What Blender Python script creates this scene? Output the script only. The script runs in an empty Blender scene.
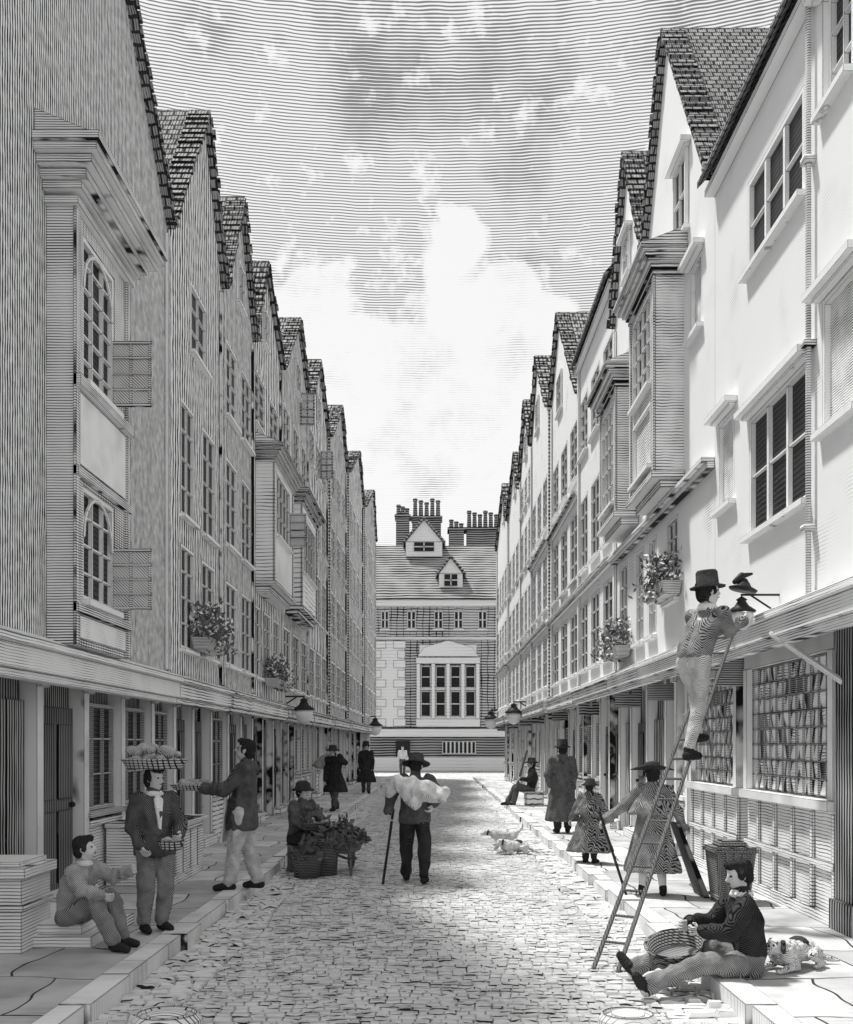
import bpy, math, random
from mathutils import Vector, Matrix
random.seed(7)
S=bpy.context.scene; COL=S.collection
V=Vector
CX,HY,EYE=435.0,745.0,1.65
def gp(px,py,z=0.0):
    Y=(EYE-z)*1000/(py-HY); return V(((px-CX)*Y/1000,Y,z))
# ------------------------------------------------------------------ materials
class NT:
    def __init__(s,nt): s.nt=nt; nt.nodes.clear()
    def n(s,t,**k):
        o=s.nt.nodes.new(t)
        for a,b in k.items(): setattr(o,a,b)
        return o
    def l(s,a,b): s.nt.links.new(a,b)
    def m(s,op,a,b=None,c=None,clamp=False):
        o=s.n('ShaderNodeMath',operation=op); o.use_clamp=clamp
        for i,x in enumerate((a,b,c)):
            if x is None: continue
            if isinstance(x,(int,float)): o.inputs[i].default_value=x
            else: s.l(x,o.inputs[i])
        return o.outputs[0]
    def noise(s,vec,sc,det=2,rough=.5):
        o=s.n('ShaderNodeTexNoise'); o.inputs['Scale'].default_value=sc; o.inputs['Detail'].default_value=det
        o.inputs['Roughness'].default_value=rough
        s.l(vec,o.inputs['Vector']); return o.outputs[0]
    def vor(s,vec,sc):
        o=s.n('ShaderNodeTexVoronoi'); o.inputs['Scale'].default_value=sc; s.l(vec,o.inputs['Vector']); return o.outputs['Distance']
    def mix(s,f,a,b):
        o=s.n('ShaderNodeMix',data_type='RGBA')
        for i,x in ((0,f),(6,a),(7,b)):
            if isinstance(x,(int,float)):
                o.inputs[i].default_value = x if i==0 else (x,x,x,1)
            else: s.l(x,o.inputs[i])
        return o.outputs[2]
    def hatch(s,vec,axis,pitch,cover,wob,var,ns=None,vs=None,sh=5.0):
        sp=s.n('ShaderNodeSeparateXYZ'); s.l(vec,sp.inputs[0])
        if axis=='D': c=s.m('ADD',s.m('ADD',sp.outputs[0],sp.outputs[1]),sp.outputs[2])
        elif axis=='E': c=s.m('SUBTRACT',s.m('ADD',sp.outputs[0],sp.outputs[1]),sp.outputs[2])
        else: c=sp.outputs['XYZ'.index(axis)]
        ns=ns or .25/pitch; vs=vs or ns*.45
        w=s.noise(vec,ns,1)
        c=s.m('ADD',s.m('MULTIPLY',c,1/pitch),s.m('MULTIPLY',w,wob))
        tri=s.m('MULTIPLY',s.m('ABSOLUTE',s.m('SUBTRACT',s.m('FRACT',c),.5)),2)
        v2=s.noise(vec,vs,2)
        cv=s.m('ADD',cover,s.m('MULTIPLY',s.m('SUBTRACT',v2,.5),var))
        return s.m('ADD',s.m('MULTIPLY',s.m('SUBTRACT',cv,tri),sh),.5,clamp=True)
def ink(name,base=.8,inkc=.03,pitch=.03,axis='Z',cover=.3,wob=1.2,var=.8,edge=0.0,obj=False,cross=None,brick=None,bump=0,rough=.95,mott=.0,ns=None,vs=None,bs=14):
    mt=bpy.data.materials.new(name); mt.use_nodes=True; t=NT(mt.node_tree)
    out=t.n('ShaderNodeOutputMaterial'); b=t.n('ShaderNodeBsdfPrincipled'); t.l(b.outputs[0],out.inputs[0])
    b.inputs['Roughness'].default_value=rough; b.inputs['Specular IOR Level'].default_value=.15
    if obj: vec=t.n('ShaderNodeTexCoord').outputs['Object']
    else: vec=t.n('ShaderNodeNewGeometry').outputs['Position']
    mask=t.hatch(vec,axis,pitch,cover,wob,var,ns,vs)
    if cross: mask=t.m('MAXIMUM',mask,t.hatch(vec,cross[0],cross[1],cross[2],wob,var,ns,vs))
    col=base
    if brick:
        pl,bw,bh,mo=brick
        sp=t.n('ShaderNodeSeparateXYZ'); t.l(vec,sp.inputs[0]); cb=t.n('ShaderNodeCombineXYZ')
        wv=t.m('MULTIPLY',t.m('SUBTRACT',t.noise(vec,1.2/bw,1),.5),bh*.35)
        t.l(t.m('ADD',sp.outputs['xyz'.index(pl[0])],wv),cb.inputs[0]); t.l(t.m('ADD',sp.outputs['xyz'.index(pl[1])],wv),cb.inputs[1])
        br=t.n('ShaderNodeTexBrick'); t.l(cb.outputs[0],br.inputs['Vector'])
        br.inputs['Scale'].default_value=1; br.inputs['Brick Width'].default_value=bw; br.inputs['Row Height'].default_value=bh
        br.inputs['Mortar Size'].default_value=mo; br.inputs['Mortar Smooth'].default_value=.2
        br.inputs['Color1'].default_value=(base,)*3+(1,); br.inputs['Color2'].default_value=(base*.62,)*3+(1,)
        br.inputs['Mortar'].default_value=(inkc,)*3+(1,)
        col=br.outputs['Color']
    if mott>0:
        nz=t.noise(vec,1.7,5,.65)
        f=t.m('MULTIPLY',t.m('SUBTRACT',nz,.42,),mott*3,clamp=True)
        col=t.mix(f,col,base*.45)
    if edge>0:
        bv=t.n('ShaderNodeBevel'); bv.samples=3; bv.inputs[0].default_value=edge
        g=t.n('ShaderNodeNewGeometry'); vm=t.n('ShaderNodeVectorMath',operation='DOT_PRODUCT')
        t.l(bv.outputs[0],vm.inputs[0]); t.l(g.outputs['Normal'],vm.inputs[1])
        e=t.m('MULTIPLY',t.m('SUBTRACT',.985,vm.outputs['Value']),16,clamp=True)
        mask=t.m('MAXIMUM',mask,e)
    c=t.mix(mask,col,inkc); t.l(c,b.inputs['Base Color'])
    if bump>0:
        bp=t.n('ShaderNodeBump'); bp.inputs['Distance'].default_value=bump; bp.inputs['Strength'].default_value=1
        t.l(t.noise(vec,bs,3),bp.inputs['Height']); t.l(bp.outputs[0],b.inputs['Normal'])
    return mt
MC={}
def bk(y): return 0 if y<13 else 1 if y<17 else 2 if y<24 else 3
BP=[.021,.036,.052,.085]; BE=[.014,.023,.034,.052]; YP=[.075,.17,.30,.55]; VS=[3.2,2.4,1.8,1.2]
def M(kind,y=8):
    i=bk(y); k=(kind,i)
    if k in MC: return MC[k]
    p,e,q,v=BP[i],BE[i],YP[i],VS[i]
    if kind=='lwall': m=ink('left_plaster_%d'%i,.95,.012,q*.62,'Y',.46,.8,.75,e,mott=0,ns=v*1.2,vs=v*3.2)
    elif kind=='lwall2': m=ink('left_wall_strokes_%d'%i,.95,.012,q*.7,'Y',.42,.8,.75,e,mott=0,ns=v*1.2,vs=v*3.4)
    elif kind=='bay': m=ink('bay_boards_%d'%i,.92,.02,p*1.15,'Z',.32,.5,.6,e,cross=('Y',q*.9,.14),ns=4)
    elif kind=='apron': m=ink('bay_apron_%d'%i,.95,.06,p,'Z',.04,.5,.9,e,ns=5)
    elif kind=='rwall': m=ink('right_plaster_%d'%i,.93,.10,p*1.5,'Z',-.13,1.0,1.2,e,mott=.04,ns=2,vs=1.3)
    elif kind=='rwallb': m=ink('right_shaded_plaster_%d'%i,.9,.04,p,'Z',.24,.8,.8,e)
    elif kind=='bayl': m=ink('pale_bay_panel_%d'%i,.95,.03,p*1.3,'Z',.10,.6,.8,e*1.2,ns=3)
    elif kind=='rside': m=ink('gable_side_wall_%d'%i,.6,.02,p*1.2,'Z',.46,.8,.7,e,ns=4)
    elif kind=='roof': m=ink('roof_tiles_%d'%i,.50,.02,p*1.3,'X',.22,.8,.8,e*.8,brick=('xz',.12+.05*i,.09+.033*i,.013+.006*i),mott=.3)
    elif kind=='roofp': m=ink('roof_tiles_along_%d'%i,.50,.02,p*1.3,'Z',.22,.8,.8,e*.8,brick=('yz',.12+.05*i,.09+.033*i,.013+.006*i))
    elif kind=='trim': m=ink('painted_trim_%d'%i,.92,.03,p*1.1,'Z',.16,.8,.9,e,ns=3)
    elif kind=='trimd': m=ink('weathered_trim_%d'%i,.82,.02,p,'Z',.28,.5,.8,e,ns=5)
    elif kind=='rtrim': m=ink('light_trim_%d'%i,.92,.04,p*1.2,'Z',.14,.4,.8,e,ns=4)
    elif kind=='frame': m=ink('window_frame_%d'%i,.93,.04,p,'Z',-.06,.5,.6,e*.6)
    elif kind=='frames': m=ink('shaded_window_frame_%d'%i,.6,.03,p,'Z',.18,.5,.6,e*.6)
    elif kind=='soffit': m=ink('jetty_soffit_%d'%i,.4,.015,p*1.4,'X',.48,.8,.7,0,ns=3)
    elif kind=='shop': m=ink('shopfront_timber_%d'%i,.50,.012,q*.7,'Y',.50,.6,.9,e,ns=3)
    elif kind=='plank': m=ink('plank_timber_%d'%i,.92,.03,p*1.5,'Z',.20,.6,.6,e*1.3,ns=7)
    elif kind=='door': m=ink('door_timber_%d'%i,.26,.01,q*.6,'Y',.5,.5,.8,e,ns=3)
    elif kind=='post': m=ink('post_timber_%d'%i,.95,.02,p*1.1,'Y',.14,.5,.8,e,ns=4)
    MC[k]=m; return m
def simple(name,base,rough=.6,**k): return ink(name,base,base*.2,.05,'Z',-.5,.1,.1,0,rough=rough,**k)
m_glass=ink('dark_window_glass',.05,.004,.05,'Z',.5,.6,.9,0,rough=.4,ns=3)
m_glassl=ink('leaded_glass',.75,.03,.03,'D',.22,.5,.6,0)
m_paneb=ink('shop_glass_ground',.45,.03,.02,'Z',.34,.8,1.0,0,ns=6)
m_disc=ink('crown_glass_pane',.97,.03,.03,'Z',.02,1.2,1.9,0,ns=9,vs=5)
m_iron=simple('black_iron',.03,.5)
m_lamp=ink('lamp_glass',.9,.2,.03,'X',0,.3,.3,0)
m_stone=ink('road_setts',.80,.03,.018,'Y',.26,1.2,1.0,0,mott=.28,ns=8,vs=5)
m_gut=ink('gutter_stones',.84,.03,.022,'Y',.20,1.4,1.2,0,ns=8,vs=5,mott=.1)
m_bed=simple('road_bed_dirt',.05,.95)
m_pave=ink('pavement_flags',.86,.05,.028,'Y',.16,.8,.9,.0,brick=('xy',.72,.95,.010),ns=3.5,vs=3)
m_kerb=ink('kerb_stone',.88,.03,.03,'Y',.14,.8,.9,.016,ns=5)
m_ground=ink('ground_earth',.5,.05,.3,'Y',.3,1,.5,0)
def cloth(n,base,cover,inkc=None,axis='D',pitch=.016,cross=None): return ink(n,base,base*.10 if inkc is None else inkc,pitch,axis,cover,1.4,.9,0,obj=True,bump=.035,cross=cross,ns=18,vs=9,bs=9)
c_dark=cloth('dark_wool',.16,.46); c_black=cloth('black_wool',.06,.45); c_mid=cloth('grey_cloth',.58,.40); c_light=cloth('pale_linen',.88,.22,.06); c_trous=cloth('pale_duck_trousers',.80,.30,.05,axis='E')
c_white=cloth('white_linen',.93,.10,.08); c_mid2=cloth('brown_grey_cloth',.38,.42,axis='E'); c_coat=cloth('grey_greatcoat',.44,.46,.03,axis='E',pitch=.022); c_coatm=cloth('mid_greatcoat',.32,.46,.02,axis='E',pitch=.024); c_coatd=cloth('dark_greatcoat',.2,.46,axis='E',pitch=.02)
c_skin=cloth('skin',.72,.10); c_hair=cloth('dark_hair',.04,.4,.01); c_hat=cloth('felt_hat',.06,.3,.01); c_shoe=cloth('leather_shoe',.04,.3,.01)
c_fur=cloth('white_fur',.82,.28,.04); c_furd=cloth('patch_fur',.1,.4)
m_wick=ink('wicker',.7,.02,.022,'Z',.32,.5,.4,0,obj=True,cross=('X',.04,.22))
m_wickd=ink('dark_wicker',.34,.015,.02,'Z',.4,.5,.4,0,obj=True,cross=('D',.03,.25))
m_wood=ink('ladder_wood',.20,.02,.02,'X',.2,.8,.8,.004,obj=True)
m_leaf=ink('leaves',.2,.008,.02,'D',.3,1,.8,0); m_flow=simple('petals',.85,.9)
m_pot=ink('plant_trough',.7,.02,.02,'Z',.3,.5,.4,.008,obj=True)
m_food=ink('produce',.6,.02,.02,'D',.3,1,.8,0,obj=True)
# ------------------------------------------------------------------ mesh builder
ORG={}
def root_of(o):
    while o.parent: o=o.parent
    return o
class MB:
    def __init__(s): s.v=[]; s.f=[]
    def add(s,vs,fs):
        k=len(s.v); s.v+= [tuple(x) for x in vs]; s.f+=[tuple(i+k for i in f) for f in fs]
    def box(s,x0,x1,y0,y1,z0,z1):
        if x0>x1:x0,x1=x1,x0
        if y0>y1:y0,y1=y1,y0
        if z0>z1:z0,z1=z1,z0
        s.add([(x0,y0,z0),(x1,y0,z0),(x1,y1,z0),(x0,y1,z0),(x0,y0,z1),(x1,y0,z1),(x1,y1,z1),(x0,y1,z1)],
              [(0,3,2,1),(4,5,6,7),(0,1,5,4),(1,2,6,5),(2,3,7,6),(3,0,4,7)]); return s
    def hexa(s,a,b):
        s.add(list(a)+list(b),[(0,3,2,1),(4,5,6,7),(0,1,5,4),(1,2,6,5),(2,3,7,6),(3,0,4,7)]); return s
    def prism(s,a,b):
        n=len(a); s.add(list(a)+list(b),[tuple(range(n))[::-1],tuple(range(n,2*n))]+[(i,(i+1)%n,n+(i+1)%n,n+i) for i in range(n)]); return s
    def poly(s,a): s.add(a,[tuple(range(len(a)))]); return s
    def capsule(s,p0,r0,p1,r1,n=10,caps=True):
        p0=V(p0);p1=V(p1); d=(p1-p0)
        if d.length<1e-6: d=V((0,0,1e-4))
        d.normalize(); u=d.orthogonal().normalized(); w=d.cross(u)
        rings=[]
        for c,r,an in ((p0,r0,(-60,-30,0)),(p1,r1,(0,30,60))):
            for a in an:
                a=math.radians(a); rings.append((c+d*(r*math.sin(a)),r*math.cos(a)))
        vs=[];fs=[]
        for c,r in rings:
            for i in range(n):
                t=2*math.pi*i/n; vs.append(c+(u*math.cos(t)+w*math.sin(t))*r)
        for k in range(len(rings)-1):
            for i in range(n): fs.append((k*n+i,k*n+(i+1)%n,(k+1)*n+(i+1)%n,(k+1)*n+i))
        a=len(vs); vs+=[p0-d*r0,p1+d*r1]; L=(len(rings)-1)*n
        for i in range(n): fs.append((a,(i+1)%n,i)); fs.append((a+1,L+i,L+(i+1)%n))
        s.add(vs,fs); return s
    def rod(s,p0,p1,r,n=8): return s.capsule(p0,r,p1,r,n)
    def ell(s,c,r,R=None,n=14,m=8):
        c=V(c); vs=[];fs=[]
        for j in range(1,m):
            a=math.pi*j/m-math.pi/2
            for i in range(n):
                t=2*math.pi*i/n; p=V((r[0]*math.cos(a)*math.cos(t),r[1]*math.cos(a)*math.sin(t),r[2]*math.sin(a)))
                if R: p=R@p
                vs.append(c+p)
        for j in range(m-2):
            for i in range(n): fs.append((j*n+i,j*n+(i+1)%n,(j+1)*n+(i+1)%n,(j+1)*n+i))
        a=len(vs); b=V((0,0,r[2])); b=R@b if R else b; vs+=[c-b,c+b]; L=(m-2)*n
        for i in range(n): fs.append((a,(i+1)%n,i)); fs.append((a+1,L+i,L+(i+1)%n))
        s.add(vs,fs); return s
    def lathe(s,prof,c=(0,0,0),R=None,n=16,sx=1,sy=1,close=True):
        c=V(c); vs=[];fs=[]
        for r,z in prof:
            for i in range(n):
                t=2*math.pi*i/n; p=V((r*math.cos(t)*sx,r*math.sin(t)*sy,z))
                if R: p=R@p
                vs.append(c+p)
        for k in range(len(prof)-1):
            for i in range(n): fs.append((k*n+i,k*n+(i+1)%n,(k+1)*n+(i+1)%n,(k+1)*n+i))
        if close: fs.append(tuple(range(n))[::-1]); fs.append(tuple(range((len(prof)-1)*n,len(prof)*n)))
        s.add(vs,fs); return s
    def frus(s,c0,r0,c1,r1,n=30):
        vs=[]
        for c,r in ((c0,r0),(c1,r1)):
            for i in range(n):
                t=2*math.pi*i/n; q=1+.07*math.sin(6*t+1)*(1 if r is r1 else 0)
                vs.append((c[0]+r[0]*math.cos(t)*q,c[1]+r[1]*math.sin(t)*q,c[2]))
        s.add(vs,[tuple(range(n))[::-1],tuple(range(n,2*n))]+[(i,(i+1)%n,n+(i+1)%n,n+i) for i in range(n)]); return s
    def mesh(s,name):
        me=bpy.data.meshes.new(name); me.from_pydata(s.v,[],s.f); me.update(); return me
    def build(s,name,mat,parent=None,smooth=False):
        if parent is not None:
            o=ORG.get(root_of(parent).name)
            if o: s.v=[(a-o[0],b-o[1],c-o[2]) for a,b,c in s.v]
        me=s.mesh(name); me.materials.append(mat)
        if smooth:
            for p in me.polygons: p.use_smooth=True
        ob=bpy.data.objects.new(name,me); COL.objects.link(ob)
        if parent is not None: ob.parent=parent
        return ob
def remesh(mb,vox,sm=2):
    import bmesh
    me=mb.mesh('tmp'); bm=bmesh.new(); bm.from_mesh(me); bmesh.ops.recalc_face_normals(bm,faces=bm.faces); bm.to_mesh(me); bm.free()
    o=bpy.data.objects.new('tmp',me); COL.objects.link(o)
    r=o.modifiers.new('r','REMESH'); r.mode='VOXEL'; r.voxel_size=vox
    q=o.modifiers.new('s','SMOOTH'); q.factor=.5; q.iterations=sm
    dg=bpy.context.evaluated_depsgraph_get(); e=o.evaluated_get(dg)
    m2=bpy.data.meshes.new_from_object(e); out=MB()
    out.v=[tuple(v.co) for v in m2.vertices]; out.f=[tuple(p.vertices) for p in m2.polygons]
    bpy.data.objects.remove(o); bpy.data.meshes.remove(me); bpy.data.meshes.remove(m2)
    return out
from mathutils import noise as MN
def folds(mb,amp,sc=9.0):
    me=mb.mesh('t'); ns=[v.normal.copy() for v in me.vertices]
    mb.v=[tuple(V(c)+n*(amp*(1-2.4*abs(MN.noise(V((c[0]*sc,c[1]*sc,c[2]*sc*.45)))))))for c,n in zip(mb.v,ns)]
    bpy.data.meshes.remove(me); return mb
def empty(name,label,cat,loc=(0,0,0),rz=0,group=None,world=True):
    o=bpy.data.objects.new(name,None); COL.objects.link(o); o.location=loc; o.rotation_euler=(0,0,rz); o.empty_display_size=.2
    o['label']=label; o['category']=cat
    if group: o['group']=group
    if world: ORG[o.name]=tuple(loc)
    return o
def tag(o,label,cat,group=None):
    o['label']=label;o['category']=cat
    if group:o['group']=group
    return o
def struct(o): o['kind']='structure'; return o
# ------------------------------------------------------------------ facade helpers
def fb(mb,s,F,y0,y1,z0,z1,d0,d1): return mb.box(s*(F-d0),s*(F-d1),y0,y1,z0,z1)
def window(par,s,F,y0,y1,z0,z1,nx=2,nz=3,rec=.1,hood=False,style='sash',sub=False,fk='frame'):
    ym=(y0+y1)/2; b=max(.020,.0013*ym); fr=max(.045,.0024*ym)
    if ym>13 and rec>=.1: rec=.045
    a=-rec; t=-rec+.05
    if rec<=0: a=.004; t=.05
    mb=MB()
    fb(mb,s,F,y0,y0+fr,z0,z1,a,t); fb(mb,s,F,y1-fr,y1,z0,z1,a,t)
    fb(mb,s,F,y0+fr,y1-fr,z1-fr,z1,a,t); fb(mb,s,F,y0+fr,y1-fr,z0,z0+fr,a,t)
    if style!='blind':
        for i in range(1,nx):
            y=y0+(y1-y0)*i/nx; w=b*(2.8 if (nx==6 and i%2==0) or (nx==3 and style=='lights') else 1)
            fb(mb,s,F,y-w/2,y+w/2,z0+fr,z1-fr,a+.005,t-.006)
        for i in range(1,nz):
            z=z0+(z1-z0)*i/nz; fb(mb,s,F,y0+fr,y1-fr,z-b/2,z+b/2,a+.002,t-.012)
    fb(mb,s,F,y0-.05,y1+.05,z0-.06,z0-.004,-.02,.08)
    if hood:
        fb(mb,s,F,y0-.1,y1+.1,z1+.03,z1+.09,.003,.13); fb(mb,s,F,y0-.05,y1+.05,z1+.004,z1+.03,.003,.07)
    if style=='arch':
        yc=(y0+y1)/2; r=(y1-y0)/2-fr; zc=z1-fr-r
        for k in range(10):
            a0=math.pi*k/10; a1=math.pi*(k+1)/10
            mb.rod((s*(F-t),yc+r*math.cos(a0),zc+r*math.sin(a0)),(s*(F-t),yc+r*math.cos(a1),zc+r*math.sin(a1)),b*.85,6)
    w=mb.build('window',M(fk,ym),par)
    p=MB(); p.poly([(s*(F-a-.004),y,z) for y,z in ((y0+.01,z0+.01),(y1-.01,z0+.01),(y1-.01,z1-.01),(y0+.01,z1-.01))])
    o=p.build('pane',m_glass if style!='blind' else M('rwallb' if s>0 else 'apron',ym),par if sub else w)
    return w
def casement(par,s,F,y,z0,z1,w,two=True):
    m=MB(); x0,x1=s*(F-.0),s*(F-w); b=.02+.0008*y; c=min(x0,x1); d=max(x0,x1)
    for x in (c,(c+d)/2-b/2,d-b): m.box(x,x+b,y,y+.03,z0,z1)
    n=5
    for k in range(n): z=z0+(z1-z0-b)*k/(n-1); m.box(c,d,y-.004,y+.026,z,z+b)
    o=m.build('casement',M('trimd',y),par)
    m=MB(); m.poly([(c,y+.012,z0),(d,y+.012,z0),(d,y+.012,z1),(c,y+.012,z1)])
    return o,m
def wallgrid(mb,s,F,y0,y1,z0,z1,holes,rec=.1):
    ys=sorted({y0,y1}|{h[0] for h in holes}|{h[1] for h in holes}); zs=sorted({z0,z1}|{h[2] for h in holes}|{h[3] for h in holes})
    for a,b in zip(ys,ys[1:]):
        for c,d in zip(zs,zs[1:]):
            m=((a+b)/2,(c+d)/2)
            if any(h[0]<m[0]<h[1] and h[2]<m[1]<h[3] for h in holes): continue
            mb.poly([(s*F,a,c),(s*F,b,c),(s*F,b,d),(s*F,a,d)])
    G=F+rec+.02
    for a,b,c,d in holes:
        mb.poly([(s*F,a,c),(s*F,a,d),(s*G,a,d),(s*G,a,c)]); mb.poly([(s*F,b,c),(s*F,b,d),(s*G,b,d),(s*G,b,c)])
        mb.poly([(s*F,a,c),(s*F,b,c),(s*G,b,c),(s*G,a,c)]); mb.poly([(s*F,a,d),(s*F,b,d),(s*G,b,d),(s*G,a,d)])
def bay(par,s,F,y0,y1,pr,z0,z1,wins,ck='trimd',wk='bay',corb=True,cs=1.0):
    ym=(y0+y1)/2; mb=MB(); Fo=F-pr
    holes=[w[:4] for w in wins]
    wallgrid(mb,s,Fo,y0,y1,z0,z1,holes,.06)
    for y in (y0,y1): mb.poly([(s*Fo,y,z0),(s*F,y,z0),(s*F,y,z1),(s*Fo,y,z1)])
    mb.poly([(s*Fo,y0,z0),(s*Fo,y1,z0),(s*F,y1,z0),(s*F,y0,z0)])
    fb(mb,s,Fo,y0-.02,y0+.07,z0,z1,.003,.03); fb(mb,s,Fo,y1-.07,y1+.02,z0,z1,.003,.03)
    b=mb.build('bay_window',M(wk,ym),par)
    c=MB()
    for k,(dz,dd) in enumerate(((0,.04),(.07,.07),(.12,.11),(.17,.16),(.22,.20),(.27,.22))):
        fb(c,s,Fo,y0-dd*cs,y1+dd*cs,z1+dz*cs,z1+(dz+.045)*cs,-pr+.002,dd*cs)
    zz=z1+.318*cs; c.prism([(s*(Fo-.2*cs),y0-.18*cs,zz),(s*F,y0-.18*cs,zz),(s*F,y0-.18*cs,zz+.22)],[(s*(Fo-.2*cs),y1+.18*cs,zz),(s*F,y1+.18*cs,zz),(s*F,y1+.18*cs,zz+.22)])
    c.build('cornice',M(ck,ym),b)
    if corb:
        c=MB(); fb(c,s,Fo,y0-.06,y1+.06,z0-.09,z0-.004,-pr+.002,.06); fb(c,s,Fo,y0,y1,z0-.2,z0-.094,-pr+.002,-.06)
        c.build('corbel',M(ck,ym),b)
    for w in wins: window(b,s,Fo,*w[:4],nx=w[4],nz=w[5],rec=.03 if ym>13 else .06,style=w[6] if len(w)>6 else 'sash',sub=True)
    return b
def ground(par,s,Fg,y0,y1,ztop,seed):
    r=random.Random(seed); ym=(y0+y1)/2; m=MB()
    L=y1-y0; n=max(2,round(L/1.15)); w=L/n
    z0=.1
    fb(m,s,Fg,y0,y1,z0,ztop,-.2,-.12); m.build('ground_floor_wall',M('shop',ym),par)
    for i in range(n):
        a=y0+i*w; b=a+w; t=r.choice(['window','window','door','shutter','window'])
        if i==n//2: t='door'
        p=MB(); fb(p,s,Fg,a,a+.15,z0,ztop,-.115,.05); fb(p,s,Fg,a-.03,a+.18,z0,z0+.16,.054,.08); fb(p,s,Fg,a-.03,a+.18,ztop-.12,ztop-.005,.054,.10)
        p.build('post',M('post',ym),par)
        a+=.17;b-=.02
        if t=='door':
            d=MB(); fb(d,s,Fg,a+.03,b-.03,z0+.02,2.02,-.115,-.05)
            for (q0,q1) in ((.3,1.0),(1.12,1.85)):
                mid=(a+b)/2
                fb(d,s,Fg,a+.12,mid-.05,q0,q1,-.048,-.03); fb(d,s,Fg,mid+.05,b-.12,q0,q1,-.048,-.03)
            dd=d.build('door',M('door',ym),par); h=MB(); h.ell((s*(Fg+.02),b-.12,1.05),(.03,.03,.03)); h.build('handle',m_iron,dd,True)
            st=MB(); fb(st,s,Fg,a,b,.102,.24,-.1,.2); st.build('door_step',M('rtrim',ym),par)
        elif t=='window':
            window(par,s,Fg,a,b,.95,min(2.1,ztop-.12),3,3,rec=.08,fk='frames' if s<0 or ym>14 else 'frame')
            q=MB(); fb(q,s,Fg,a,b,z0,.86,-.115,-.01)
            fb(q,s,Fg,a-.02,b+.02,.80,.86,-.005,.06); q.build('stall_riser',M('plank',ym),par)
        else:
            q=MB(); nn=5
            for k in range(nn):
                fb(q,s,Fg,a+(b-a)*k/nn+.008,a+(b-a)*(k+1)/nn-.008,z0+.1,2.05,-.115,-.05+(.008 if k%2 else 0))
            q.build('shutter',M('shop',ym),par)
def house(side,y0,y1,F,eave,apex,wins,label,fz=(2.25,2.5),fpr=.22,rec_g=.25,wall='lwall',roof='roof',depth=6.0,course=None,gwin=None,gnd=True,seed=1,eave2=None,bays=(),cas=()):
    s=side; y0+=.004;y1-=.004; ym=(y0+y1)/2; e2=eave2 or eave
    h=empty('house',label,'house',(s*F,ym,0),group=None)
    mb=MB(); e=min(eave,e2)
    holes=[w[:4] for w in wins]
    wallgrid(mb,s,F,y0,y1,fz[1]-.02,e,holes)
    if apex:
        ya,za=apex; mb.poly([(s*F,y0,e),(s*F,y1,e)]+([(s*F,y1,e2)] if e2>e else [])+[(s*F,ya,za)]+([(s*F,y0,eave)] if eave>e else []))
    if s<0 or y1>16: fb(mb,s,F,y1-.06-.006*ym,y1-.01,fz[1]+.1,e2-.1,.004,.05)
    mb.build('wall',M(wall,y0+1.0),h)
    sd=MB(); B=F+depth
    for y,ev in ((y0,eave),(y1,e2)):
        sd.poly([(s*F,y,2.3),(s*B,y,2.3),(s*B,y,ev),(s*F,y,ev)])
        sd.poly([(s*(F+rec_g+.12),y,0.0),(s*B,y,0.0),(s*B,y,2.3),(s*(F+rec_g+.12),y,2.3)])
    sd.poly([(s*B,y0,0),(s*B,y1,0),(s*B,y1,e2),(s*B,y0,eave)]); sd.build('side_wall',M('rside',y0),h)
    rf=MB(); th=.07; f=F-.10
    if apex:
        for (ya0,za0),(yb,zb) in (((y0,eave),apex),((y1,e2),apex)):
            rf.hexa([(s*f,ya0,za0),(s*B,ya0,za0),(s*B,yb,zb),(s*f,yb,zb)],[(s*f,ya0,za0+th),(s*B,ya0,za0+th),(s*B,yb,zb+th+.02),(s*f,yb,zb+th+.02)])
            L=math.hypot(yb-ya0,zb-za0); n=int(L/(.10+.0035*ym)); rr=random.Random(seed)
            sg=1 if yb>ya0 else -1; ny,nz=-(zb-za0)/L*sg,(yb-ya0)/L*sg
            for k in range(n):
                t0=k/n;t1=(k+.9)/n; o=.006+rr.random()*.03; dd=rr.random()*.035
                A=[(ya0+(yb-ya0)*t+ny*q,za0+(zb-za0)*t+nz*q) for t,q in ((t0,th-.02),(t1,th-.02),(t1,th+.002),(t0,th+o))]
                rf.prism([(s*(f-dd-.01),a,b) for a,b in A],[(s*(f+.3),a,b) for a,b in A])
    else:
        rz=2.9
        rf.hexa([(s*(F-.2),y0,e-.10),(s*(F-.2),y1,e-.10),(s*(F+2.6),y1,e+rz),(s*(F+2.6),y0,e+rz)],[(s*(F-.2),y0,e-.03),(s*(F-.2),y1,e-.03),(s*(F+2.6),y1,e+rz+.1),(s*(F+2.6),y0,e+rz+.1)])
        rf.hexa([(s*(F+5.4),y0,e-.12),(s*(F+5.4),y1,e-.12),(s*(F+2.6),y1,e+rz),(s*(F+2.6),y0,e+rz)],[(s*(F+5.4),y0,e-.02),(s*(F+5.4),y1,e-.02),(s*(F+2.6),y1,e+rz+.1),(s*(F+2.6),y0,e+rz+.1)])
        g=MB()
        for y in (y0+.01,y1-.01): g.poly([(s*F,y,e-.01),(s*(F+5.2),y,e-.01),(s*(F+2.6),y,e+rz-.05)])
        g.build('gable_end',M('rside',y0),h)
        g=MB(); fb(g,s,F,y0,y1,e-.19,e-.125,.003,.12); g.build('eaves_moulding',M('rtrim',ym),h)
    rf.build('roof',M(roof if apex else 'roofp',y0+1),h)
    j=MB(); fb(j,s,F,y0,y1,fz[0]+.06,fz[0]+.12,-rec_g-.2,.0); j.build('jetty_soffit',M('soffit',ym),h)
    j=MB(); tk='trim' if s<0 else 'rtrim'
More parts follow.
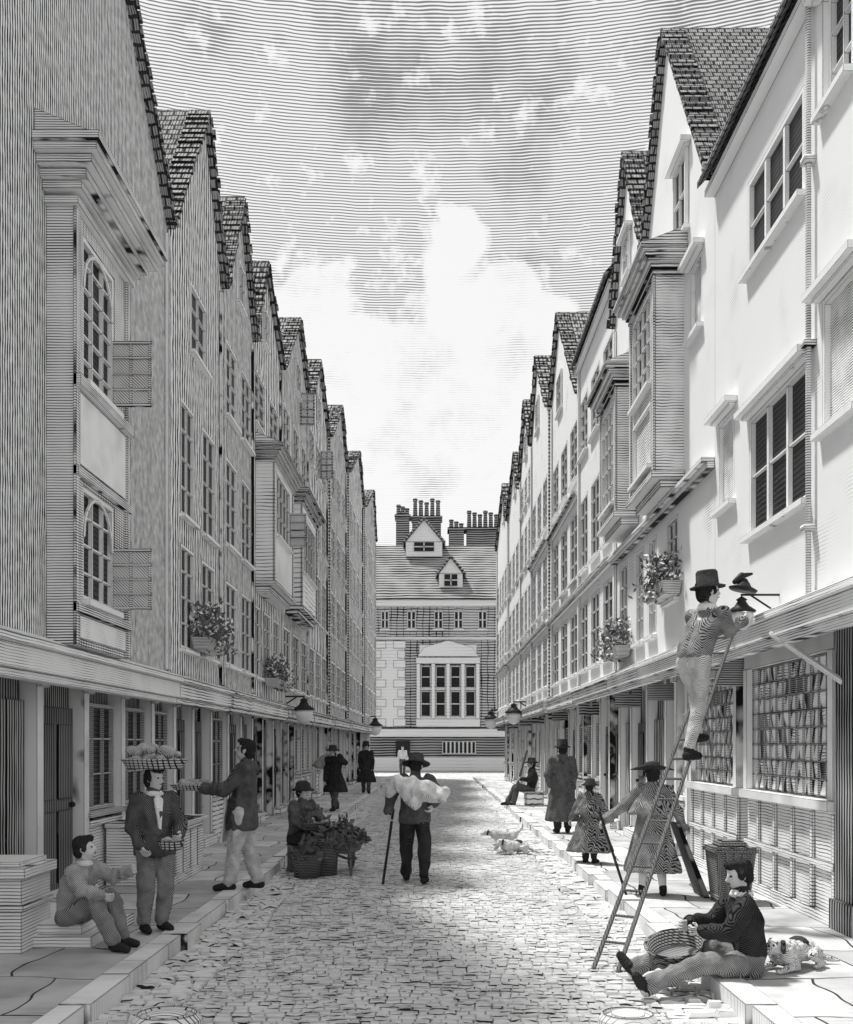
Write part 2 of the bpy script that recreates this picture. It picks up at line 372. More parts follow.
    fb(j,s,F,y0,y1,fz[0],fz[1]-.06,.002,fpr*.75); fb(j,s,F,y0,y1,fz[1]-.057,fz[1],.002,fpr)
    j.prism([(s*(F-.002),y0,fz[1]+.003),(s*(F-fpr),y0,fz[1]+.003),(s*(F-.002),y0,fz[1]+.09)],[(s*(F-.002),y1,fz[1]+.003),(s*(F-fpr),y1,fz[1]+.003),(s*(F-.002),y1,fz[1]+.09)])
    fb(j,s,F,y0,y1,fz[0]-.07,fz[0]-.003,.002,fpr*.55)
    j.build('fascia',M(tk,ym),h)
    if course:
        for z in course:
            c=MB(); fb(c,s,F,y0,y1,z,z+.07,.003,.09); fb(c,s,F,y0,y1,z+.073,z+.12,.003,.15)
            c.build('string_course',M(tk,ym),h)
    for w in wins:
        o=w[6] if len(w)>6 else {}
        window(h,s,F,*w[:4],nx=w[4],nz=w[5],**o)
    if gwin: window(h,s,F,*gwin[:4],nx=2,nz=2,rec=0,hood=(s>0 and ym<20))
    if gnd: ground(h,s,F+rec_g,y0,y1,fz[0]+.05,seed)
    for b in bays: bay(h,s,F,*b[0],**b[1])
    for (y,a,b,w) in cas:
        o,g=casement(h,s,F-.02,y,a,b,w); g.build('glass',m_glassl,o)
    return h
def rows(y0,y1,n,zs,nx=2,nz=4,wd=.7,skip=()):
    out=[]; w=(y1-y0)/n
    for (a,b) in zs:
        for i in range(n):
            if (i,a) in skip: continue
            c=y0+w*(i+.5); q=wd*w/2; q=min(q,.7); out.append((c-q,c+q,a,b,nx,nz))
    return out
# ------------------------------------------------------------------ LEFT ROW
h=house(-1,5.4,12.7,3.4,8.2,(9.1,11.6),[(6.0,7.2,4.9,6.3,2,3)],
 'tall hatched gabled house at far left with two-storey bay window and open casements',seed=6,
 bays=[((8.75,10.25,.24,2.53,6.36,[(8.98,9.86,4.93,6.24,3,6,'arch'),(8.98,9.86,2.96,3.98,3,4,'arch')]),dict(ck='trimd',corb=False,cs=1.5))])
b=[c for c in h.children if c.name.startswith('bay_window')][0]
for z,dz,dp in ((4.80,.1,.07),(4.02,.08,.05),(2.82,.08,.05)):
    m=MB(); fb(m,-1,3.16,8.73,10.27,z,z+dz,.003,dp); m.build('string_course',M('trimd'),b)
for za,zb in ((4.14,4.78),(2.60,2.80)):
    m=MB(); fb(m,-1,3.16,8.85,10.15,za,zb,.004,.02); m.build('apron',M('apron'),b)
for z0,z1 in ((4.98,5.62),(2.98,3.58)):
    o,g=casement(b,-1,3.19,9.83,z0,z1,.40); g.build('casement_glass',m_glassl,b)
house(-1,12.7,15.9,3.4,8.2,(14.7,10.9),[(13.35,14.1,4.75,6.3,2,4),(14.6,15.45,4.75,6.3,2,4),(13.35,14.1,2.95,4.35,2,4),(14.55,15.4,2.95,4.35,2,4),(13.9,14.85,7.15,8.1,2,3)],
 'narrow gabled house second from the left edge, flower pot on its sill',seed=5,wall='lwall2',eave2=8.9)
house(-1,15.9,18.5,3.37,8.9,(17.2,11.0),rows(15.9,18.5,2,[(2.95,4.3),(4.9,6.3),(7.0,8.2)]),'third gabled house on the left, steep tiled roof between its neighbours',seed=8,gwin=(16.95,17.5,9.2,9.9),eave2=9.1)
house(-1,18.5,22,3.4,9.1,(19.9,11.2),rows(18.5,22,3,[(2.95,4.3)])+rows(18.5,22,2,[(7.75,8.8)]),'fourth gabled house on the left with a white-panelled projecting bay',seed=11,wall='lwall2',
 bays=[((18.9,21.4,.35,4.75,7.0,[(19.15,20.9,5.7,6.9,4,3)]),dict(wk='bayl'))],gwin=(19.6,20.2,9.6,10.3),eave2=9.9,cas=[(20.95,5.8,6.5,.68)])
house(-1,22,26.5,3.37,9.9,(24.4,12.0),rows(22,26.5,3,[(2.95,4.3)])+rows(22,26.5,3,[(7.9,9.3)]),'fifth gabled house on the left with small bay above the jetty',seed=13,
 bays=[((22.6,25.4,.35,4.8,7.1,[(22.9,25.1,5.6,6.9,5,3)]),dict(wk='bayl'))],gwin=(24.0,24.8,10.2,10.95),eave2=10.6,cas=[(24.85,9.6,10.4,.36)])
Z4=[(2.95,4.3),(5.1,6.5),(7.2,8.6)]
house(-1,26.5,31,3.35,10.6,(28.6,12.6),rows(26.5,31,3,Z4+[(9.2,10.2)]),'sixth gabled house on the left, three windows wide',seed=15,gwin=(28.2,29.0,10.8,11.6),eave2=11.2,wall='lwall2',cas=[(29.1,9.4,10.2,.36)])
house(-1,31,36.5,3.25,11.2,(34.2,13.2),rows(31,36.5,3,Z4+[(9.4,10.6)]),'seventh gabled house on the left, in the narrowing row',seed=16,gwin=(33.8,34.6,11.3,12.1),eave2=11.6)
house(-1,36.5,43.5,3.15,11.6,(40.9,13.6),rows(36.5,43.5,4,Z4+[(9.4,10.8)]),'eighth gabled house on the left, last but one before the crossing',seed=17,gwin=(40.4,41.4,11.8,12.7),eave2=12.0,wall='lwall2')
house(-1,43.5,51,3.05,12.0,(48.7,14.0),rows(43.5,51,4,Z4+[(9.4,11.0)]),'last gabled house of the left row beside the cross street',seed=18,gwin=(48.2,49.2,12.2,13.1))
# ------------------------------------------------------------------ RIGHT ROW
RF=dict(fz=(2.6,2.82),fpr=.2,rec_g=.33,wall='rwall')
hd=dict(hood=True); bl=dict(style='blind',hood=True,rec=.05)
h1=house(1,4.5,11.07,3.1,7.9,None,[(8.4,9.9,6.3,7.2,3,2,dict(style='lights',rec=.05)),(8.3,9.85,3.7,4.85,3,2,dict(style='lights',hood=True,rec=.05)),(10.35,10.95,4.2,5.15,1,1,bl),(7.3,8.0,4.15,5.2,1,1,bl),(7.45,8.0,6.7,7.6,2,3,hd)],
 'near white plastered house on the right with long eaves and the lamplighter at its jetty',gnd=False,seed=21,**RF)
m=MB(); m.rod((3.05,8.17,2.85),(3.05,8.17,7.75),.024,8)
for z in (3.4,4.9,6.4): m.box(3.0,3.1,8.12,8.22,z,z+.05)
m.build('downpipe',M('trimd'),h1,True)
def shop(par,y0,y1):
    Fg=3.43; z0,z1=1.18,2.46; m=MB()
    fb(m,1,Fg,y0-.12,y1+.12,.1,z0-.1,-.15,0)
    for k in range(int((y1-y0+.2)/.5)+1):
        a=y0-.1+k*.5; fb(m,1,Fg,a,a+.06,.14,z0-.12,.003,.03)
    fb(m,1,Fg,y0-.12,y1+.12,.58,.64,.032,.045); fb(m,1,Fg,y0-.12,y1+.12,.102,.2,.032,.06)
    m.build('stall_riser',M('plank'),par)
    m=MB(); fb(m,1,Fg,y0-.12,y1+.12,z0-.1,z0-.01,-.15,.1); fb(m,1,Fg,y0-.12,y1+.12,z1+.01,2.66,-.15,.04)
    fb(m,1,Fg,y0-.12,y0,z0-.008,z1+.008,-.15,.05); fb(m,1,Fg,y1,y1+.12,z0-.008,z1+.008,-.15,.05); m.build('shop_frame',M('post'),par)
    nx=round((y1-y0)/.19); nz=8; rr=random.Random(4)
    m=MB(); b=.010
    for i in range(nx+1): y=y0+(y1-y0)*i/nx; fb(m,1,Fg,y-b/2,y+b/2,z0,z1,-.03,-.012)
    for i in range(nz+1): z=z0+(z1-z0)*i/nz; fb(m,1,Fg,y0,y1,z-b/2,z+b/2,-.028,-.016)
    w=m.build('window',M('trimd'),par)
    p=MB(); p.poly([(Fg+.07,y0,z0),(Fg+.07,y1,z0),(Fg+.07,y1,z1),(Fg+.07,y0,z1)]); p.build('pane',m_paneb,w)
    d=MB()
    for i in range(nx):
        for j in range(nz):
            if rr.random()<.12: continue
            cy=y0+(y1-y0)*(i+.5)/nx; cz=z0+(z1-z0)*(j+.5)/nz; hy=(y1-y0)/nx*.47; hz=(z1-z0)/nz*.47; ty=rr.uniform(-.12,.12); tz=rr.uniform(-.2,.2)
            P=[]
            for (u,v_) in ((-1,-.8),(-.8,-1),(.8,-1),(1,-.8),(1,.8),(.8,1),(-.8,1),(-1,.8)):
                u2=u*hy*rr.uniform(.85,1.0); v2=v_*hz*rr.uniform(.85,1.0); P.append((Fg+.045+u2*ty+v2*tz,cy+u2,cz+v2))
            P2=[(x-.006,cy+(y-cy)*.8,cz+(z-cz)*.8) for x,y,z in P]; d.prism(P,P2)
    d.build('crown_glass',m_disc,w)
shop(h1,8.62,10.85)
m=MB(); m.box(3.38,3.75,8.05,8.45,.1,2.66); m.box(3.34,3.75,8.02,8.48,.1,.35); m.build('post',M('shop'),h1)
m=MB(); m.box(3.5,3.7,4.6,8.0,.1,2.66); m.build('ground_floor_wall',M('shop'),h1)
m=MB(); m.box(3.6,3.7,8.46,11.07,.1,2.66); m.build('ground_floor_wall',M('shop'),h1)
m=MB(); m.capsule((2.95,8.75,2.62),.028,(3.42,8.3,2.15),.028,6); m.build('bracket',M('frame'),h1)
h2=house(1,11.07,14.6,3.1,7.9,(13.3,11.1),[(12.75,13.35,3.55,4.6,2,4),(11.6,12.15,6.55,7.4,1,1,bl),(14.0,14.5,3.2,4.6,2,4)],
 'white gabled house on the right with a corniced two-storey bay and tall dark roof',gnd=False,seed=23,eave2=8.8,course=[4.72],gwin=(12.2,12.85,8.0,8.95),
 bays=[((12.45,13.95,.36,5.05,7.5,[(12.62,13.78,6.25,7.4,4,4),(12.62,13.78,5.2,6.0,1,1,'blind')]),dict(wk='rwallb',ck='trimd'))],**RF)
shop(h2,11.35,13.2)
ground(h2,1,3.43,13.4,14.59,2.65,5)
m=MB(); m.box(3.6,3.7,11.08,13.4,.1,2.66); m.build('ground_floor_wall',M('shop'),h2)
house(1,14.6,17.2,3.1,8.8,(16.05,11.1),[(14.85,15.4,3.2,4.6,2,4),(16.1,16.8,3.2,4.6,2,4),(15.2,15.8,7.9,8.6,2,2)],
 'second gabled house on the right, slender bay and a leafy window trough',seed=25,course=[4.72],gwin=(15.8,16.3,9.2,9.8),
 bays=[((15.2,16.6,.34,5.2,7.1,[(15.35,16.45,5.4,6.95,4,5)]),dict(wk='rwallb',ck='trimd'))],**RF)
house(1,17.2,21.5,3.1,9.8,None,rows(17.2,21.5,3,[(3.2,4.6),(5.3,6.8),(7.7,8.9)]),'flat-eaved white house on the right between the gabled ones',seed=27,course=[4.8],**RF)
RF2=dict(RF); RF2['fz']=(2.55,2.82)
house(1,21.5,26.5,3.1,9.2,(24.8,12.3),rows(21.5,26.5,3,[(3.2,4.6),(5.3,6.8),(7.5,8.8)]),'third gabled house on the right whose dark roof rises above the flat eaves',seed=29,course=[4.8,7.0],gwin=(24.3,25.2,9.9,10.8),eave2=10.6,**RF2)
Z5=[(3.2,4.6),(5.3,6.8),(7.5,8.9)]
house(1,26.5,31,3.0,10.6,(29.1,12.9),rows(26.5,31,3,Z5),'fourth gabled house on the right, halfway down the row',seed=31,course=[4.8,7.0],gwin=(28.7,29.5,10.8,11.7),eave2=10.9,**RF2)
house(1,31,35,3.0,10.9,(32.8,12.9),rows(31,35,3,Z5+[(9.5,10.5)]),'fifth gabled house on the right, three narrow bays',seed=33,course=[4.8],gwin=(32.4,33.2,11.1,11.9),**RF2)
house(1,35,40,2.95,10.6,(36.6,12.3),rows(35,40,3,Z5),'sixth gabled house on the right near the end of the row',seed=35,course=[4.8],gwin=(36.2,37,10.8,11.5),**RF2)
house(1,40,46.3,2.88,10.6,(41.4,12.4),rows(40,46.3,4,Z5),'last gabled house of the right row, thinnest in view',seed=37,course=[4.8],gwin=(41.1,41.8,10.9,11.6),**RF2)
# ------------------------------------------------------------------ END BUILDING
YE=62.0
def ex(px): return (px-CX)*YE/1000
def ez(py,Y=YE): return EYE+(HY-py)*Y/1000
e=empty('shop_building','wide gable-dormered building closing the far end of the street','building',(0,YE,0))
mE=ink('end_brick',.66,.02,.17,'Z',.34,.6,.7,.05,cross=('X',.4,.06),ns=1.2); mEw=ink('end_white_stone',.9,.04,.2,'Z',.0,.4,.3,.06); mEd=ink('end_dark_timber',.45,.02,.16,'Z',.48,.5,.6,.05,ns=1)
mEr=ink('end_roof_tiles',.42,.02,.19,'Z',.42,.7,.9,.0,ns=.9,vs=.7)
m=MB(); m.box(-9,9,YE,YE+.3,ez(728),ez(603)); m.box(-9,9,YE+.3,YE+9,.0,ez(604)); m.build('wall',mE,e)
m=MB(); m.box(-9,9,YE-.05,YE+.29,0,ez(728)-.01); m.build('ground_floor_wall',mEd,e)
m=MB(); m.box(-9,9,YE-.25,YE-.06,0,ez(757)); m.build('plinth',mEw,e)
for a,b,c in ((607,600,.3),(737,729,.35),(640,637,.12)):
    m=MB(); m.box(-9,9,YE-c,YE-.055,ez(a),ez(b)); m.build('cornice',mEw,e)
zr=ez(548,YE+4.5)
m=MB(); m.hexa([(-9,YE-.35,ez(601)),(9,YE-.35,ez(601)),(9,YE+4.5,zr),(-9,YE+4.5,zr)],[(-9,YE-.35,ez(601)+.15),(9,YE-.35,ez(601)+.15),(9,YE+4.5,zr+.15),(-9,YE+4.5,zr+.15)])
m.hexa([(-9,YE+9.3,ez(601)),(9,YE+9.3,ez(601)),(9,YE+4.5,zr),(-9,YE+4.5,zr)],[(-9,YE+9.3,ez(601)+.15),(9,YE+9.3,ez(601)+.15),(9,YE+4.5,zr+.15),(-9,YE+4.5,zr+.15)])
rf=m.build('roof',mEr,e)
def ewin(x0,x1,z0,z1,nx,nz,Y,par):
    m=MB(); f=.07
    m.box(x0,x1,Y-.1,Y-.004,z1-f,z1); m.box(x0,x1,Y-.1,Y-.004,z0,z0+f); m.box(x0,x0+f,Y-.1,Y-.004,z0+f,z1-f); m.box(x1-f,x1,Y-.1,Y-.004,z0+f,z1-f)
    for i in range(1,nx): x=x0+(x1-x0)*i/nx; m.box(x-.05,x+.05,Y-.09,Y-.004,z0+f,z1-f)
    for i in range(1,nz): z=z0+(z1-z0)*i/nz; m.box(x0+f,x1-f,Y-.085,Y-.004,z-.04,z+.04)
    m.box(x0-.1,x1+.1,Y-.18,Y-.004,z0-.12,z0-.004)
    w=m.build('window',mEw,par); p=MB(); p.poly([(x0,Y-.02,z0),(x1,Y-.02,z0),(x1,Y-.02,z1),(x0,Y-.02,z1)]); p.build('pane',m_glass,w)
for a,b in ((381,389),(407,416),(434,443),(454,463),(478,487)): ewin(ex(a),ex(b),ez(629),ez(611),2,2,YE,e)
m=MB(); x0,x1=ex(374),ex(405); m.box(x0,x1,YE-.25,YE-.13,ez(727),ez(641))
for k in range(9):
    z=ez(727)+k*.6
    if k%2==0: m.box(x0-.05,x0+.75,YE-.33,YE-.255,z+.04,z+.5); m.box(x1-.7,x1+.05,YE-.33,YE-.255,z+.04,z+.5)
    else: m.box(x0-.02,x0+.45,YE-.33,YE-.255,z+.04,z+.5); m.box(x1-.45,x1+.02,YE-.33,YE-.255,z+.04,z+.5)
m.build('quoined_pier',mEw,e)
m=MB(); a,b=ex(416),ex(480)
m.box(a,b,YE-.3,YE-.13,ez(727),ez(719)); m.box(a,b,YE-.4,YE-.13,ez(664),ez(658)); m.box(a+.2,b-.2,YE-.2,YE-.13,ez(657),ez(645))
m.prism([(a+.1,YE-.45,ez(657)),(b-.1,YE-.45,ez(657)),(b-.5,YE-.45,ez(648)),((a+b)/2,YE-.45,ez(641)),(a+.5,YE-.45,ez(648))],[(a+.1,YE-.21,ez(657)),(b-.1,YE-.21,ez(657)),(b-.5,YE-.21,ez(648)),((a+b)/2,YE-.21,ez(641)),(a+.5,YE-.21,ez(648))])
for k in range(5):
    x=a+.15+(b-a-.3)*k/4; m.box(x-.12,x+.12,YE-.38,YE-.13,ez(719),ez(664))
m.build('pedimented_bay',mEw,e)
for k in range(4):
    xa=a+.15+(b-a-.3)*k/4+.14; xb=a+.15+(b-a-.3)*(k+1)/4-.14
    ewin(xa,xb,ez(690)+.1,ez(666),1,2,YE-.13,e); ewin(xa,xb,ez(717),ez(691),1,2,YE-.13,e)
m=MB(); m.box(ex(442),ex(476),YE-.2,YE-.06,ez(754),ez(741)); gr=m.build('grille_panel',mEw,e)
for k in range(8):
    m=MB(); m.box(ex(443)+k*.26,ex(443)+k*.26+.15,YE-.23,YE-.205,ez(753),ez(742)); m.build('grille_bar',m_iron,gr)
m=MB(); m.box(ex(396),ex(410),YE-.2,YE-.06,ez(757)+.003,ez(741)); m.build('door',m_iron,e)
def dormer(xc,w,zb,zw,za,Y0,dp):
    m=MB(); m.box(xc-w/2,xc+w/2,Y0,Y0+dp,zb,zw); m.prism([(xc-w/2,Y0,zw),(xc+w/2,Y0,zw),(xc,Y0,za)],[(xc-w/2,Y0+dp,zw),(xc+w/2,Y0+dp,zw),(xc,Y0+dp,za)])
    d=m.build('dormer',mEw,e)
    m=MB()
    for s in (-1,1):
        m.hexa([(xc+s*(w/2+.2),Y0-.2,zw-.15),(xc+s*(w/2+.2),Y0+dp,zw-.15),(xc,Y0+dp,za+.03),(xc,Y0-.2,za+.03)],[(xc+s*(w/2+.2),Y0-.2,zw),(xc+s*(w/2+.2),Y0+dp,zw),(xc,Y0+dp,za+.2),(xc,Y0-.2,za+.2)])
    m.build('dormer_roof',mEr,d)
    m=MB(); m.box(xc-w*.27,xc+w*.27,Y0-.06,Y0-.004,zb+.35,zw-.05); q=m.build('pane',m_glass,d)
    m=MB(); m.box(xc-.04,xc+.04,Y0-.1,Y0-.064,zb+.35,zw-.05); m.box(xc-w*.27,xc+w*.27,Y0-.1,Y0-.064,(zb+zw)/2+.1,(zb+zw)/2+.18); m.build('frame',mEw,d)
dormer(ex(451),1.5,ez(590),ez(572),ez(556),YE+.6,3.5)
dormer(ex(424)*1.05,2.4,ez(556,YE+3),ez(541,YE+3),ez(519,YE+3),YE+3.2,4)
def stack(x0,x1,Y,zb,zt,zp,n):
    m=MB(); m.box(x0,x1,Y,Y+1.2,zb,zt-.31); m.box(x0-.1,x1+.1,Y-.1,Y+1.3,zt-.3,zt-.1); c=m.build('chimney',mEd,e)
    for i in range(n):
        x=x0+(x1-x0)*(i+.5)/n; hh=zp-.25*((i*7)%3)/2; p=MB(); p.lathe([(.17,zt-.1),(.13,zt+(hh-zt)*.8),(.18,hh-.1),(.16,hh)],(x,Y+.6,0),n=8); p.build('chimney_pot',mEd,c)
def X2(px,Y): return (px-CX)*Y/1000
Y=YE+8
stack(X2(396,Y),X2(409,Y),Y,9,ez(513,Y),ez(503,Y),3); stack(X2(412,Y),X2(441,Y),Y+.5,9,ez(513,Y),ez(495,Y),5)
stack(X2(449,Y),X2(464,Y),Y,9,ez(526,Y),ez(518,Y),3); stack(X2(467,Y),X2(500,Y),Y+.6,9,ez(524,Y),ez(507,Y),6)
# ------------------------------------------------------------------ ground
m=MB(); m.poly([(-400,-60,-.06),(400,-60,-.06),(400,900,-.06),(-400,900,-.06)]); struct(m.build('ground',m_ground))
m=MB(); m.poly([(-2.1,-2,-.035),(1.9,-2,-.035),(1.9,50,-.035),(-2.1,50,-.035)]); m.poly([(-14,50,-.035),(14,50,-.035),(14,YE,-.035),(-14,YE,-.035)]); struct(m.build('road_bed',m_bed))
def wv(y): return .05*math.sin(y*.9)+.02*math.sin(y*2.9+1)
def stones(mb,x0,x1,ya,yb,dyf,wmin,wmax,j=.004,zj=.006,gk=1.0,wl=0,wr=0,tx=.88,ty=.70):
    y=ya; rr=random.Random(int(x0*100)+9)
    while y<yb:
        dy=dyf(y); xa=x0+wv(y)*wl; xb=x1+wv(y)*wr; x=xa-rr.random()*wmin*.5
        wave=lambda x:.018*math.sin(x*2.1+y*.7)+.006*math.sin(x*5+y*2)
        sc=1+y*.02
        while x<xb:
            w=(wmin+rr.random()*(wmax-wmin))*sc; a=max(x,xa)+.002; b=min(x+w,xb)-.002; x+=w
            if b-a<.02: continue
            g=(.007+.0011*y)*gk*rr.uniform(.6,1.4); z=rr.uniform(-zj,zj)-.004
            P=[(a,y+g),(b,y+g),(b,y+dy-g*.2),(a,y+dy-g*.2)]
            P=[(px+rr.uniform(-j,j),py+rr.uniform(-j,j)*(1+y*.05)+wave(px)) for px,py in P]
            mx=sum(p[0] for p in P)/4; my=sum(p[1] for p in P)/4
            T=[(mx+(p[0]-mx)*tx,my+(p[1]-my)*ty) for p in P]
            mb.add([(p[0],p[1],-.04) for p in P]+[(p[0],p[1],-.022) for p in P]+[(p[0],p[1],z) for p in T],
              [(0,1,5,4),(1,2,6,5),(2,3,7,6),(3,0,4,7),(4,5,9,8),(5,6,10,9),(6,7,11,10),(7,4,8,11),(8,9,10,11)])
        y+=dy
m=MB(); stones(m,-1.60,1.46,5.0,50,lambda y:.044+.0072*y,.05,.11,gk=1.0,wl=1,wr=1); stones(m,-12,12,50.2,YE-.4,lambda y:.6,.5,.9); struct(m.build('road',m_stone))
m=MB(); stones(m,-2.06,-1.61,5.0,50,lambda y:.06+.008*y,.07,.15,gk=1.5,zj=.018,wr=1,j=.010,tx=.8); stones(m,1.47,1.87,5.0,50,lambda y:.065+.008*y,.08,.17,gk=1.5,zj=.016,wl=1,j=.010,tx=.8); struct(m.build('gutter_paving',m_gut))
for s,k in ((-1,2.06),(1,1.86)):
    m=MB(); m.box(s*(k+.18),s*5.2,3,49.5,-.05,.1); m.box(s*5.2,s*12,49.0,49.5,-.05,.1); struct(m.build('pavement',m_pave))
    m=MB(); rr=random.Random(3); y=4.0
    while y<49.5:
        L=.35+rr.random()*.5; L=min(L,49.5-y)
        if L<.1: break
        o=rr.uniform(-.05,.02); m.box(s*(k+o),s*(k+.178),y,y+L-.018,-.05,.096+rr.random()*.024); y+=L
    struct(m.build('kerb',m_kerb))
for px,py,r,lb in ((167,1026,.19,'low rounded kerb stone at the left gutter in the foreground'),(628,1026,.16,'low rounded kerb stone at the right gutter in the foreground')):
    p=gp(px,py); m=MB(); m.lathe([(r,0),(r*.98,.05),(r*.82,.09),(r*.78,.065),(r*.6,.06),(r*.56,.085),(r*.3,.10),(.02,.105)],(p.x,p.y,-.01),n=24,sx=1.1); tag(m.build('kerb_stone',m_kerb),lb,'stone')
# ------------------------------------------------------------------ street things
m=empty('bulkhead','boxed bulkhead with lipped top at the bottom left corner','bulkhead',(-3.3,7.6,.1))
a=MB(); a.box(-3.62,-3.06,7.4,7.95,.1,.66); a.build('base',M('rtrim'),m); a=MB(); a.box(-3.62,-3.02,7.36,7.99,.663,.74); a.box(-3.62,-3.04,7.38,7.97,.42,.46); a.box(-3.6,-3.08,7.42,7.93,.743,.78); a.build('top',M('rtrim'),m)
a=MB(); a.box(-3.62,-2.62,7.62,8.7,.1,.19); a.box(-3.62,-2.72,7.70,8.75,.193,.27); tag(a.build('stone_step',M('rtrim')),'pale two-tread stone step the boy sits on','step')
m=empty('street_counter','low panelled counter against the left shopfronts behind the man with the tray','counter',(-3.2,11.5,.1))
a=MB(); a.box(-3.62,-2.88,11.0,12.4,.1,.74)
for k in range(4): a.box(-2.878,-2.86,11.05+k*.34,11.33+k*.34,.2,.66)
a.build('base',M('plank'),m); a=MB(); a.box(-3.62,-2.82,10.95,12.45,.743,.79); a.build('top',M('rtrim'),m)
def lantern(x,y,z,s,label,k=1.0):
    e=empty('street_lamp',label,'lamp',(x,y,z),group='bracket lamps along the shopfronts')
    a=MB(); a.rod((x+s*.55*k,y,z+.28*k),(x,y,z+.28*k),.014*k,6); a.rod((x+s*.5*k,y,z+.02*k),(x+s*.12*k,y,z+.27*k),.012*k,6); a.rod((x,y,z+.28*k),(x,y,z+.2*k),.01*k,6); a.build('bracket',m_iron,e)
    a=MB(); a.lathe([(.02*k,-.16*k),(.10*k,-.12*k),(.15*k,0),(.14*k,.06*k)],(x,y,z),n=14); a.build('glass_globe',m_lamp,e,True)
    a=MB(); a.lathe([(.17*k,.06*k),(.175*k,.08*k),(.09*k,.14*k),(.05*k,.2*k),(.07*k,.22*k),(.01*k,.26*k)],(x,y,z),n=14); a.build('lamp_cap',m_iron,e,True)
lantern(-2.95,22.5,2.35,-1,'dark-capped globe lamp on the left jetty, nearest of the left lamps',1.4)
lantern(-2.75,46,2.4,-1,'small globe lamp far down the left row by the crossing',2.0)
lantern(2.6,33,2.6,1,'dark-capped globe lamp midway along the right jetty',1.7)
lantern(2.55,45.5,2.7,1,'small globe lamp at the far end of the right row',2.0)
lantern(2.76,9.0,2.80,1,'white globe oil lamp that the lamplighter on the ladder tends',.72)
a=MB(); a.lathe([(.12,0),(.13,.015),(.07,.04),(.05,.07),(.015,.11)],(2.77,9.0,3.04),Matrix.Rotation(math.radians(12),3,'Y'),14); a.capsule((2.70,9,3.12),.025,(2.76,9.0,3.17),.035,8); a.capsule((2.76,9.0,3.17),.03,(2.85,9.0,3.19),.012,6)
tag(a.build('lamp_lid',m_iron,None,True),'dark lid lifted off the globe lamp above the ladder','lid')
def plants(c,L,hh,label,n,seed=1):
    e=empty('flower_trough',label,'flower box',c,world=False); rr=random.Random(seed); a=MB(); sx=1 if c[0]>0 else -1
    a.hexa([(-.1,-L/2,0),(.1,-L/2,0),(.1,L/2,0),(-.1,L/2,0)],[(-.13,-L/2-.03,.17),(.13,-L/2-.03,.17),(.13,L/2+.03,.17),(-.13,L/2+.03,.17)])
    a.build('trough',m_pot,e)
    def leaves(cnt,sz):
        a=MB()
        for _ in range(cnt):
            t=rr.uniform(0,6.28); q=rr.random()**.5; k=rr.choice((-.3,0,.32))
            p=V((q*.2*math.cos(t),k*L+q*L*.3*math.sin(t),.17+rr.random()**1.3*hh*(1-.3*abs(k))))
            if rr.random()<.2: p.z-=.2; p.x-=sx*.14
            d=V((rr.uniform(-1,1),rr.uniform(-1,1),rr.uniform(-.4,1))).normalized(); u=d.orthogonal().normalized(); s=sz*rr.uniform(.6,1.3)
            a.add([p,p+d*s*.6+u*s*.35,p+d*s*1.3,p+d*s*.6-u*s*.35],[(0,1,2,3)])
        return a
    leaves(n,.075).build('leaves',m_leaf,e); f=leaves(n//3,.06).build('blossom',m_flow,e); f['kind']='stuff'
plants((2.97,13.05,3.55),1.0,.42,'bushy flower trough on the white gabled house, nearer of the two on the right',520,seed=2)
plants((2.95,16.3,3.05),1.2,.45,'flower trough further along the right row under the slender bay',520,seed=3)
plants((-3.24,14.4,2.98),1.1,.5,'spilling flower trough on the second left house sill',520,seed=4)
plants((-3.2,20.2,2.8),1.2,.45,'smaller flower trough under the left white-panelled bay',400,seed=5)
# ------------------------------------------------------------------ people
def hand(mb,w,d,side,k,curl=35,pn=None):
    w=V(w); d=V(d).normalized(); n=V(pn) if pn else V((0,-side,0)); n=(n-d*n.dot(d))
    if n.length<.1: n=V((0,0,-1)); n=n-d*n.dot(d)
    n.normalize(); t=d.cross(n)
    for o in (-.022,0,.022): mb.capsule(w+t*o*.6,.019*k,w+d*.075*k+t*o*k,.015*k,7)
    for i,(o,L) in enumerate(((-.033,.075),(-.011,.085),(.011,.08),(.032,.062))):
        p=w+d*.08*k+t*o*k; a=0; r=.0105*k
        for q in (.45,.32,.25):
            a+=math.radians(curl); p2=p+(d*math.cos(a)+n*math.sin(a))*L*q*k; mb.capsule(p,r,p2,r*.9,6); p=p2; r*=.9
    p=w+d*.02*k-t*.03*k; p2=p+(d*.7-t*.6+n*.3).normalized()*.04*k; mb.capsule(p,.013*k,p2,.012*k,6); mb.capsule(p2,.012*k,p2+(d*.8+n*.6).normalized()*.03*k,.009*k,6)
